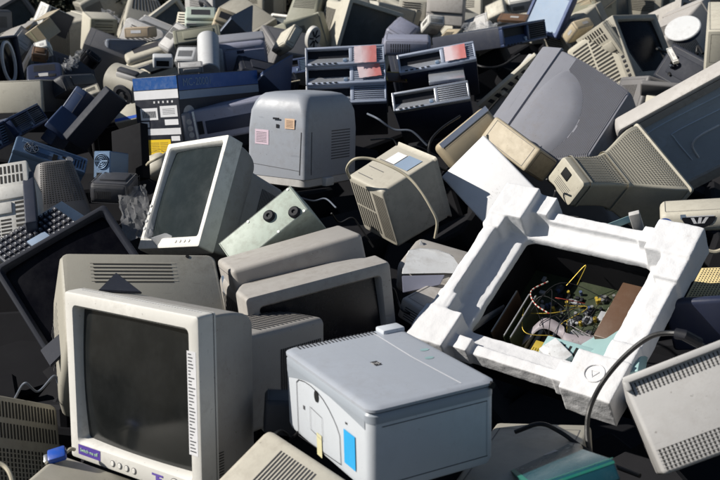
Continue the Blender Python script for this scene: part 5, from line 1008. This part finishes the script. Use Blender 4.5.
# ------------------------------------------------------------------ further machines packed among the far rows
FAR = [  # photo position, distance, kind, size, colour, turn, label
 (18, 58, 5.9, 'crt', (.34,.34,.32), 'taupe', 1.2, 'grey monitor casing wedged behind the white ringed machine'),
 (50, 78, 5.2, 'box', (.34,.28,.18), 'slateM', .4, 'dark casing just behind the cream topped desktop case'),
 (62, 40, 7.0, 'crt', (.38,.38,.36), 'beige', 2.4, 'beige monitor casing between the tan cardboard box and the pale monitor back'),
 (98, 66, 5.8, 'tower', (.2,.36,.36), 'taupeD', 1.9, 'dark tower case behind the crumpled clear bag'),
 (140, 46, 6.2, 'crt', (.36,.36,.34), 'greyL', 2.9, 'pale monitor casing half hidden under the peach box'),
 (160, 62, 5.7, 'printer', (.34,.3,.2), 'creamg', .5, 'cream printer behind the white shell with an opening'),
 (172, 36, 6.9, 'crt', (.4,.4,.38), 'beige', .9, 'beige monitor casing left of the pale green laser printer'),
 (198, 50, 6.4, 'tower', (.2,.4,.4), 'creamg', 2.2, 'cream tower case behind the white upright cylinder'),
 (214, 10, 8.6, 'crt', (.42,.4,.4), 'greyL', 2.7, 'grey monitor casing at the top edge above the pale green laser printer'),
 (255, 30, 7.3, 'tower', (.2,.42,.42), 'beigeD', .7, 'shaded tower case right of the tan desktop printer'),
 (284, 54, 6.0, 'box', (.36,.3,.2), 'taupeD', .3, 'dark casing under the small white framed monitor'),
 (300, 46, 6.4, 'crt', (.36,.36,.34), 'olive', 2.6, 'olive casing between the small framed monitor and the spoked oval shell'),
 (346, 30, 6.6, 'crt', (.42,.40,.40), 'creamg', .55, 'cream monitor casing directly above the stack of three'),
 (372, 26, 7.0, 'crt', (.38,.38,.36), 'beigeD', 2.2, 'shaded monitor casing between stack of three and grey wedge housing'),
 (362, 30, 6.8, 'crt', (.34,.3,.3), 'beigeD', 3.7, 'shaded beige casing right behind the end of the stack of three'),
 (402, 6, 8.8, 'crt', (.42,.4,.4), 'creamg', 1.4, 'cream casing behind the wide beige monitor back'),
 (410, 30, 7.4, 'tower', (.2,.4,.4), 'beige', 2.9, 'beige tower case above the grey rounded housing'),
 (446, 30, 7.2, 'crt', (.38,.36,.36), 'creamg', .4, 'cream monitor casing under the upright grey beige cover'),
 (474, 12, 8.4, 'crt', (.42,.4,.4), 'beige', 2.5, 'beige casing behind the clear bag at the top centre'),
 (488, 34, 6.8, 'box', (.36,.3,.16), 'greyL', 1.0, 'pale casing between the clear bag and the slim black sided desktop'),
 (520, 10, 8.3, 'tower', (.2,.42,.42), 'creamg', .6, 'cream tower case left of the leaning blue framed flat screen'),
 (588, 36, 6.6, 'crt', (.34,.34,.32), 'beigeD', 2.0, 'shaded casing between the flat screen and the cream vented side'),
 (604, 10, 8.2, 'crt', (.42,.4,.4), 'tan2', .9, 'tan monitor casing above the cream vented side'),
 (648, 4, 8.6, 'crt', (.42,.4,.4), 'creamg', 2.8, 'cream monitor casing at the top edge left of the small white framed screen'),
 (676, 32, 6.9, 'crt', (.36,.36,.34), 'taupe', .7, 'grey casing behind the round pale stand base'),
 (702, 40, 6.4, 'crt', (.4,.4,.38), 'taupeL', 2.3, 'grey beige casing between round stand base and cream tower'),
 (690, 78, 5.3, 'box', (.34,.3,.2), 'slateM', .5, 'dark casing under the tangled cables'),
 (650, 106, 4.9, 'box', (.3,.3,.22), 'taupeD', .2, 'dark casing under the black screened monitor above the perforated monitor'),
 (330, 4, 9.0, 'tower', (.2,.42,.42), 'beige', 1.2, 'beige tower case at the top edge above the big dark grilled monitor'),
 (110, 8, 9.0, 'crt', (.40,.40,.38), 'beigeD', 2.1, 'shaded beige casing on the skyline beside the bushes'),
 (24, 12, 8.6, 'crt', (.40,.40,.38), 'taupeD', .5, 'dark grey casing on the skyline left of the leaning labelled case'),
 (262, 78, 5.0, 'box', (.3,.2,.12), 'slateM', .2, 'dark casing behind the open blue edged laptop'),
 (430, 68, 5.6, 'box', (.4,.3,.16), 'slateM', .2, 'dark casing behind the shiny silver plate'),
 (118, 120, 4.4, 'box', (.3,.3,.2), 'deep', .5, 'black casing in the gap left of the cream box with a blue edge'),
]
_f0 = Vector((0, math.cos(math.radians(22)), -math.sin(math.radians(22)))); _u0 = Vector((0, math.sin(math.radians(22)), math.cos(math.radians(22))))
def nearp(x, y, depth): return Vector((0, 0, 1.7))+_f0*depth+Vector((1, 0, 0))*((x-360)/1000*depth)+_u0*(-(y-240)/1000*depth)
QF = random.Random(77)
NMS = dict(crt='crt_monitor', tower='computer_case', box='plastic_housing', printer='laser_printer'); CTS = dict(crt='monitor', tower='computer case', box='computer case', printer='printer')
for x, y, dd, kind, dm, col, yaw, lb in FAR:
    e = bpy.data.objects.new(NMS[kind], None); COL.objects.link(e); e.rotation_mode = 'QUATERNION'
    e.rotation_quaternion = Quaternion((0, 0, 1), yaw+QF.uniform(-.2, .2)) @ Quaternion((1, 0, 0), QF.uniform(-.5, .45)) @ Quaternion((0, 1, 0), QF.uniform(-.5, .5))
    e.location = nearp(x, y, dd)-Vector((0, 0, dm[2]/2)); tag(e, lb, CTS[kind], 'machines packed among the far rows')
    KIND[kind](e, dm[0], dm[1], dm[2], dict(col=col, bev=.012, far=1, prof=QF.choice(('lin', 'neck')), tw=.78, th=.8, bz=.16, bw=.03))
# ------------------------------------------------------------------ cables and loose sheets
def cable(name, pts, r, mat, label, cat='cable', group=None, n=8):
    mb = MB(); mb.tube(catmull([at(*p) for p in pts], n), r, 8); o = mb.build(name, mat); tag(o, label, cat, group); return o
k = cable('power_cable', [(715, 352, 1.86), (703, 346, 1.85), (690, 337, 1.84), (672, 333, 1.86), (650, 337, 1.9), (625, 356, 1.93), (603, 382, 1.95), (590, 408, 1.93), (587, 430, 1.92), (590, 452, 1.90), (600, 475, 1.86)], .0050, 'cable', 'thick black cable arching from the slotted grey housing over the foam')
mb = MB(); mb.tube([at(699, 343, 1.85), at(684, 335, 1.84), at(676, 333.5, 1.85)], .0105, 10); mb.build('strain_relief', 'black', k)
cable('power_cable', [(515, 432, 1.95), (540, 424, 1.93), (560, 432, 1.93), (580, 446, 1.9), (605, 462, 1.86), (640, 476, 1.8)], .0045, 'cable', 'black cable lying along the back of the teal box')
cable('signal_cable', [(350, 178, 3.0), (347, 168, 2.93), (355, 159, 2.9), (372, 159, 2.9), (390, 166, 2.88), (407, 176, 2.87), (420, 190, 2.86), (431, 208, 2.86), (437, 222, 2.87), (435, 238, 2.9)], .0042, 'cablec', 'cream cable looping over the vented beige monitor')
cable('signal_cable', [(455, 172, 3.45), (440, 168, 3.4), (430, 158, 3.4), (430, 142, 3.4), (442, 128, 3.45), (460, 116, 3.5)], .0045, 'cable', 'black cable curling round the tan housing with a grey strip')
cable('signal_cable', [(612, 178, 3.3), (615, 150, 3.4), (622, 132, 3.5), (640, 124, 3.6), (655, 128, 3.6)], .005, 'cable', 'dark cable hanging behind the perforated beige monitor')
cable('signal_cable', [(147, 165, 3.35), (150, 162, 3.3), (160, 157, 3.3), (168, 152, 3.4)], .005, 'cablec', 'cream cable behind the white framed monitor leaning left')
cable('signal_cable', [(-6, 462, 1.72), (4, 466, 1.72), (10, 474, 1.71), (14, 488, 1.7)], .004, 'cablec', 'pale cable end at the bottom left corner')
cable('signal_cable', [(682, 258, 2.7), (700, 250, 2.7), (715, 252, 2.7), (730, 246, 2.7)], .006, 'cablec', 'pale cable behind the right block of the foam')
cable('signal_cable', [(160, 12, 8.0), (165, 20, 7.8), (162, 30, 7.7), (168, 36, 7.6)], .02, 'cable', 'black cable hanging down the big beige monitor back at the top left')
cable('signal_cable', [(462, 55, 5.2), (480, 66, 5.0), (500, 66, 5.0), (520, 54, 5.0)], .006, 'cable', 'black cable under the slim black sided desktop')
cable('signal_cable', [(130, 88, 5.3), (136, 78, 5.2), (142, 70, 5.15), (150, 74, 5.1)], .007, 'cablec', 'pale cable on the round port machine')
LEADS = [
 ([(92, 200), (104, 188), (118, 192), (126, 204), (140, 202)], 3.2, 'cable', 'black lead on the dark housing below the blue grey power supply'),
 ([(128, 176), (120, 168), (124, 156), (134, 152), (140, 160)], 3.5, 'cablec', 'cream lead beside the small cream plastic shell'),
 ([(366, 112), (378, 118), (392, 128), (410, 132), (428, 146)], 3.8, 'slateG', 'slate blue lead in the dark gap below the tilted slim desktops'),
 ([(372, 138), (390, 140), (402, 150), (418, 148), (438, 158)], 3.5, 'cable', 'black lead just above the vented beige monitor'),
 ([(330, 214), (338, 222), (352, 216), (360, 226), (372, 246)], 3.0, 'cable', 'black lead left of the vented beige monitor'),
 ([(296, 196), (312, 202), (326, 198), (338, 206)], 3.3, 'slateG', 'slate blue lead below the office copier'),
 ([(548, 178), (556, 190), (550, 204), (562, 214), (580, 218)], 3.0, 'cable', 'black lead between the white lid and the perforated beige monitor'),
 ([(500, 100), (486, 112), (478, 126), (486, 136)], 4.1, 'cable', 'black lead beside the long cream bracket'),
 ([(246, 66), (256, 76), (268, 72), (284, 84), (300, 82)], 4.9, 'cablec', 'cream lead behind the open blue edged laptop'),
 ([(66, 96), (80, 88), (88, 98), (96, 92)], 4.9, 'cable', 'black lead at the corner of the cream topped desktop case'),
 ([(14, 400), (26, 384), (40, 390), (52, 376), (60, 384)], 2.35, 'slateG', 'slate blue lead above the slotted housing at the bottom left'),
 ([(262, 446), (270, 436), (282, 432), (292, 438), (300, 430)], 1.85, 'cable', 'black lead behind the cover with diagonal ridges'),
 ([(640, 300), (652, 292), (664, 296), (672, 284), (684, 282)], 2.45, 'wirew', 'thin white lead beside the dark blue box'),
 ([(384, 300), (392, 290), (398, 300), (404, 312), (414, 316)], 2.5, 'cable', 'black lead between the navy screened monitor and the flat taupe desktop'),
]
for pts, dp, mt, lb in LEADS:
    q = random.Random(len(lb)*7+int(dp*10))
    cable('loose_lead', [(x+q.uniform(-2, 2), y+q.uniform(-2, 2), dp+q.uniform(-.04, .04)) for x, y in pts], .0028 if dp < 3.6 else .004, mt, lb, 'cable', None, 10)
# tangle behind the black screened monitor
Q = random.Random(21)
for i in range(9):
    x = 668+Q.uniform(0, 34); y = 50+Q.uniform(0, 20)
    pts = [(x+Q.uniform(-12, 12), y+Q.uniform(-8, 10), 5.3+Q.uniform(-.1, .2)) for _ in range(4)]
    cable('tangled_cable', pts, .008, Q.choice(('cable', 'cable', 'slateG')), 'one of the tangled cables under the round pale stand base', 'cable', 'tangled cables under the round stand')
for i in range(4):
    mb = MB(); p = at(672+i*8, 64+Q.uniform(-2, 3), 5.35); mb.box((0, 0, 0), (.035, .035, .10), .008, Quaternion((0, 1, 0), Q.uniform(-.3, .3))); o = mb.build('connector_block', 'slateG'); o.location = p
    tag(o, 'one of the slate blue plugs standing among the tangled cables', 'plug', 'plugs among the tangled cables')
# blue video plug under the cream monitor
e = bpy.data.objects.new('video_plug', None); COL.objects.link(e); e.location = at(57, 455, 1.99); e.rotation_euler = (.25, -.2, .25); tag(e, 'bright blue video plug beside the cream monitor chin', 'plug')
mb = MB(); mb.box((0, 0, 0), (.036, .03, .015), .004); mb.build('plug_body', 'bluep', e)
mb = MB(); mb.box((-.021, -.003, 0), (.010, .020, .010), .002); mb.build('metal_shell', 'metal', e)
mb = MB(); mb.tube(catmull([(.018, .0, 0), (.026, .01, -.006), (.030, .02, -.02)]), .004, 6); mb.build('cord', 'cablec', e)
# navy corner piece poking up on the slotted monitor
def slab(name, pts, depth, t, mat, label, cat, dz=None, group=None):
    P = [at(x, y, depth if dz is None else dz[i]) for i, (x, y) in enumerate(pts)]
    n = (P[1]-P[0]).cross(P[2]-P[0]).normalized()
    if n.dot(P[0]-CAM_P) < 0: n = -n
    mb = MB(); mb.rings([P, [p+n*t for p in P]], True, True)
    bmesh.ops.bevel(mb.bm, geom=list(mb.bm.edges), offset=min(.0015, t*.3), segments=2, affect='EDGES')
    o = mb.build(name, mat); tag(o, label, cat, group); return o
slab('plastic_bracket', [(116, 272), (142, 292), (98, 290)], 2.0, .006, 'slateM', 'navy triangular corner piece above the cream monitor', 'bracket', [2.12, 2.06, 2.06])
mb = MB(); p = at(117, 285, 2.075); mb.cyl(p, p-_f*.003, .006); o = mb.build('hole', 'hole'); o.parent = bpy.data.objects['plastic_bracket']; o.matrix_parent_inverse = Matrix()
slab('plastic_bracket', [(40, 350), (63, 330), (66, 350), (50, 366)], 2.0, .008, 'slateM', 'navy bracket with round holes left of the cream monitor screen', 'bracket', [2.32, 2.34, 2.3, 2.28])
# curved pale paper fan
def fan(name, c, r0, a0, a1, depth, d2, mat, label):
    mb = MB(); n = 18; A = []; B = []
    for i in range(n+1):
        a = math.radians(a0+(a1-a0)*i/n)
        A.append(at(c[0]+math.cos(a)*r0, c[1]-math.sin(a)*r0*.55, depth)); B.append(at(c[0]+math.cos(a)*r0*.98, c[1]-math.sin(a)*r0*.55+26, d2))
    mb.rings([A, B], closed=False); o = mb.build(name, mat); tag(o, label, 'cover'); m = o.modifiers.new('thick', 'SOLIDIFY'); m.thickness = .003
slab('plastic_cover', [(404, 260), (409, 250), (420, 248), (436, 249), (450, 254), (460, 262), (462, 274), (445, 273), (402, 274)], 2.6, .01, 'whiteG', 'curved white plastic cover left of the foam frame', 'cover', [2.66]*6+[2.58]*3)
slab('plastic_cover', [(402, 276), (445, 275), (440, 285), (403, 293)], 2.56, .01, 'lav', 'lavender curved cover below the white curved cover', 'cover')
slab('plastic_shell', [(417, 250), (421, 240), (427, 250)], 2.7, .01, 'whiteG', 'small pointed white shell above the curved white cover', 'shell')
slab('plastic_cover', [(150, 238), (165, 233), (197, 246), (200, 252), (160, 250)], 3.0, .03, 'whiteG', 'white foot cover beneath the white framed monitor', 'cover')
slab('metal_plate', [(221, 276), (231, 274), (234, 290), (224, 296)], 2.6, .01, 'bluepan', 'small blue metal plate between the slotted monitor and taupe housings', 'plate')
slab('foam_piece', [(548, 352), (556, 348), (574, 330), (592, 336), (582, 352), (560, 362)], 2.5, .02, 'whiteG', 'white shard inside the opened computer case', 'packing', [2.42]*6)
# crinkled clear film
def film(name, quad, dz, amp, seed, label):
    Q = random.Random(seed); n = 14; mb = MB(); P = [at(x, y, z) for (x, y), z in zip(quad, dz)]
    g = []
    for j in range(n+1):
        row = []
        for i in range(n+1):
            u, v = i/n, j/n; p = P[0]*(1-u)*(1-v)+P[1]*u*(1-v)+P[2]*u*v+P[3]*(1-u)*v
            row.append(mb.bm.verts.new(p+Vector((Q.uniform(-1, 1), Q.uniform(-1, 1), Q.uniform(-1, 1)))*amp))
        g.append(row)
    for j in range(n):
        for i in range(n): mb.bm.faces.new((g[j][i], g[j][i+1], g[j+1][i+1], g[j+1][i]))
    o = mb.build(name, 'film', ang=20); tag(o, label, 'plastic film'); return o
film('plastic_film', [(118, 192), (146, 184), (154, 236), (124, 240)], [3.15, 3.2, 3.0, 2.95], .0045, 3, 'crinkled clear plastic film left of the white framed monitor')
film('plastic_bag', [(62, 62), (82, 50), (76, 66), (64, 70)], [5.2, 5.3, 5.2, 5.1], .016, 5, 'crumpled clear plastic bag among the dark boxes at the upper left')
film('plastic_bag', [(463, 23), (500, 22), (492, 34), (462, 38)], [6.0, 6.0, 5.8, 5.8], .016, 8, 'clear plastic bag behind the slim black sided desktop')
film('plastic_bag', [(104, 10), (110, 12), (120, 22), (104, 18)], [8.5, 8.5, 8.4, 8.4], .03, 9, 'white plastic bag on top of the fan case near the bushes')
# ------------------------------------------------------------------ setting
def ground_mat():
    m, nt, b = new_mat('soil'); N = nt.nodes; L = nt.links
    tc = N.new('ShaderNodeTexCoord'); n = N.new('ShaderNodeTexNoise'); n.inputs['Scale'].default_value = 3; n.inputs['Detail'].default_value = 12; n.inputs['Roughness'].default_value = .7
    L.new(tc.outputs['Object'], n.inputs['Vector']); r = N.new('ShaderNodeValToRGB'); r.color_ramp.elements[0].color = (.05,.04,.028,1); r.color_ramp.elements[1].color = (.17,.14,.09,1)
    r.color_ramp.elements[0].position = .35; r.color_ramp.elements[1].position = .7
    L.new(n.outputs[0], r.inputs[0]); L.new(r.outputs[0], b.inputs['Base Color']); b.inputs['Roughness'].default_value = .95
    bp = N.new('ShaderNodeBump'); bp.inputs['Strength'].default_value = .8; bp.inputs['Distance'].default_value = .03; L.new(n.outputs[0], bp.inputs['Height']); L.new(bp.outputs[0], b.inputs['Normal'])
    MATS['soil'] = m
ground_mat()
mb = MB(); mb.poly([(-150, -60, 0), (150, -60, 0), (150, 240, 0), (-150, 240, 0)]); g = mb.build('ground', 'soil'); tag(g, 'bare brown soil under the scrap heap', kind='structure')
# the mass of scrap under the visible layer
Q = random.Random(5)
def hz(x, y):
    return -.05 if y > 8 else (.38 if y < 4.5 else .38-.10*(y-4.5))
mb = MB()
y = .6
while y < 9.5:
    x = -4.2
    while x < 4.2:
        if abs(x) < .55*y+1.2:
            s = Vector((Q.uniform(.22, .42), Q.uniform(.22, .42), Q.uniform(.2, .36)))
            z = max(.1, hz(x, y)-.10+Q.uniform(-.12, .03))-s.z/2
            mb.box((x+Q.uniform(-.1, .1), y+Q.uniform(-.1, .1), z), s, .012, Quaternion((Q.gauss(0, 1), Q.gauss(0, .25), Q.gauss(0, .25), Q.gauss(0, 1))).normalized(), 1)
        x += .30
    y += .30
o = mb.build('buried_scrap', 'deep'); tag(o, 'dark mass of buried scrap showing in the gaps of the heap', 'scrap', kind='stuff')  # shadow of the gaps is put into its near black colour
# dead brush behind the heap: every bush a thing
def leaf_mat(name, col):
    m, nt, b = new_mat(name); N = nt.nodes; L = nt.links; tc = N.new('ShaderNodeTexCoord'); n = N.new('ShaderNodeTexNoise'); n.inputs['Scale'].default_value = 9; n.inputs['Detail'].default_value = 5
    L.new(tc.outputs['Object'], n.inputs['Vector']); r = N.new('ShaderNodeValToRGB'); r.color_ramp.elements[0].position = .35; r.color_ramp.elements[1].position = .7
    r.color_ramp.elements[0].color = (*[c*.5 for c in col], 1); r.color_ramp.elements[1].color = (*col, 1)
    L.new(n.outputs[0], r.inputs[0]); L.new(r.outputs[0], b.inputs['Base Color']); b.inputs['Roughness'].default_value = .8; MATS[name] = m
leaf_mat('leaf', (.035, .040, .018)); leaf_mat('deadleaf', (.07, .052, .032)); leaf_mat('twig', (.06, .045, .03))
def bush(x, y, h, w, mat, label, seed):
    Q = random.Random(seed); e = bpy.data.objects.new('bush', None); COL.objects.link(e); e.location = (x, y, 0); tag(e, label, 'bush', 'bushes behind the heap')
    mb = MB()
    for i in range(16):
        a = Q.uniform(0, 6.28); rr_ = Q.uniform(.1, 1)*w; mb.tube(catmull([(0, 0, 0), (math.cos(a)*rr_*.4, math.sin(a)*rr_*.4, h*.5), (math.cos(a)*rr_, math.sin(a)*rr_, h*Q.uniform(.7, 1.0))], 4), .012, 5)
    mb.build('stems', 'twig', e)
    mb = MB()
    for i in range(4200):
        a = Q.uniform(0, 6.28); u = Q.random()**.5; z = Q.uniform(.05, 1); lump = .75+.25*math.sin(a*3+seed)*math.cos(z*5+seed)
        p = Vector((math.cos(a)*u*w*lump*math.sqrt(max(.05, 1-(z*.9)**2)), math.sin(a)*u*w*lump*math.sqrt(max(.05, 1-(z*.9)**2)), z*h*lump))
        s = Q.uniform(.015, .035); q = Quaternion((Q.gauss(0, 1), Q.gauss(0, 1), Q.gauss(0, 1), Q.gauss(0, 1))).normalized()
        mb.poly([p+q@Vector(v)*s for v in ((-1, 0, 0), (0, -.5, 0), (1, 0, 0), (0, .5, .2))])
    mb.build('foliage', mat, e)
BL = ['low dark green bush at the far left behind the heap', 'brown bush behind the leaning white labelled case', 'dense dark bush above the tan cardboard box', 'dry brown bush above the fan case', 'tall dark bush behind the big beige monitor back at the top left',
      'dark green bush behind the top centre monitors', 'brown bush beyond the upright cover', 'dark bush beyond the blue framed flat screen', 'bushy scrub beyond the small white framed screen', 'far right dark bush behind the heap']
SC = ['low dark scrub '+s for s in ('behind the grey housing at the left edge', 'behind the leaning labelled case', 'behind the white bag on the fan case', 'behind the big beige monitor back at the top left', 'behind the pale green laser printer', 'behind the dark olive monitor', 'behind the top centre cover', 'behind the leaning flat screen', 'behind the small white framed screen')]
for i in range(9):
    bush(-4.0+i*1.0, 9.6+.3*math.cos(i*1.9), .62+.12*math.sin(i*2.3), .72, 'deadleaf' if i % 3 == 0 else 'leaf', SC[i], 40+i)
for i, lb in enumerate(BL):
    bush(-4.6+i*1.05, 11.2+.5*math.sin(i*2.1), 1.5+.3*math.sin(i*1.7), .95, 'deadleaf' if i in (1, 3, 6) else 'leaf', lb, i)
# ------------------------------------------------------------------ light
SUN = Vector((-.82, -.02, .57)).normalized()
w = bpy.data.worlds.new('World'); scene.world = w; w.use_nodes = True
nt = w.node_tree; bg = nt.nodes['Background']; sky = nt.nodes.new('ShaderNodeTexSky'); sky.sky_type = 'NISHITA'; sky.sun_disc = False
sky.sun_elevation = math.asin(SUN.z); sky.sun_rotation = math.atan2(SUN.x, SUN.y)
sky.air_density = 1.0; sky.dust_density = .4; sky.ozone_density = 1.5
nt.links.new(sky.outputs[0], bg.inputs[0]); bg.inputs[1].default_value = .05
sl = bpy.data.lights.new('sun', 'SUN'); sl.energy = 5.0; sl.angle = math.radians(.53); sl.color = (1, .95, .87)
so = bpy.data.objects.new('sun', sl); COL.objects.link(so); so.rotation_mode = 'QUATERNION'; so.rotation_quaternion = SUN.to_track_quat('Z', 'Y')
scene.view_settings.view_transform = 'Standard'; scene.view_settings.look = 'None'; scene.view_settings.exposure = .27; scene.view_settings.gamma = 1
scene.view_settings.use_curve_mapping = False
scene.cycles.max_bounces = 5; scene.cycles.diffuse_bounces = 3; scene.cycles.glossy_bounces = 3; scene.cycles.transparent_max_bounces = 6
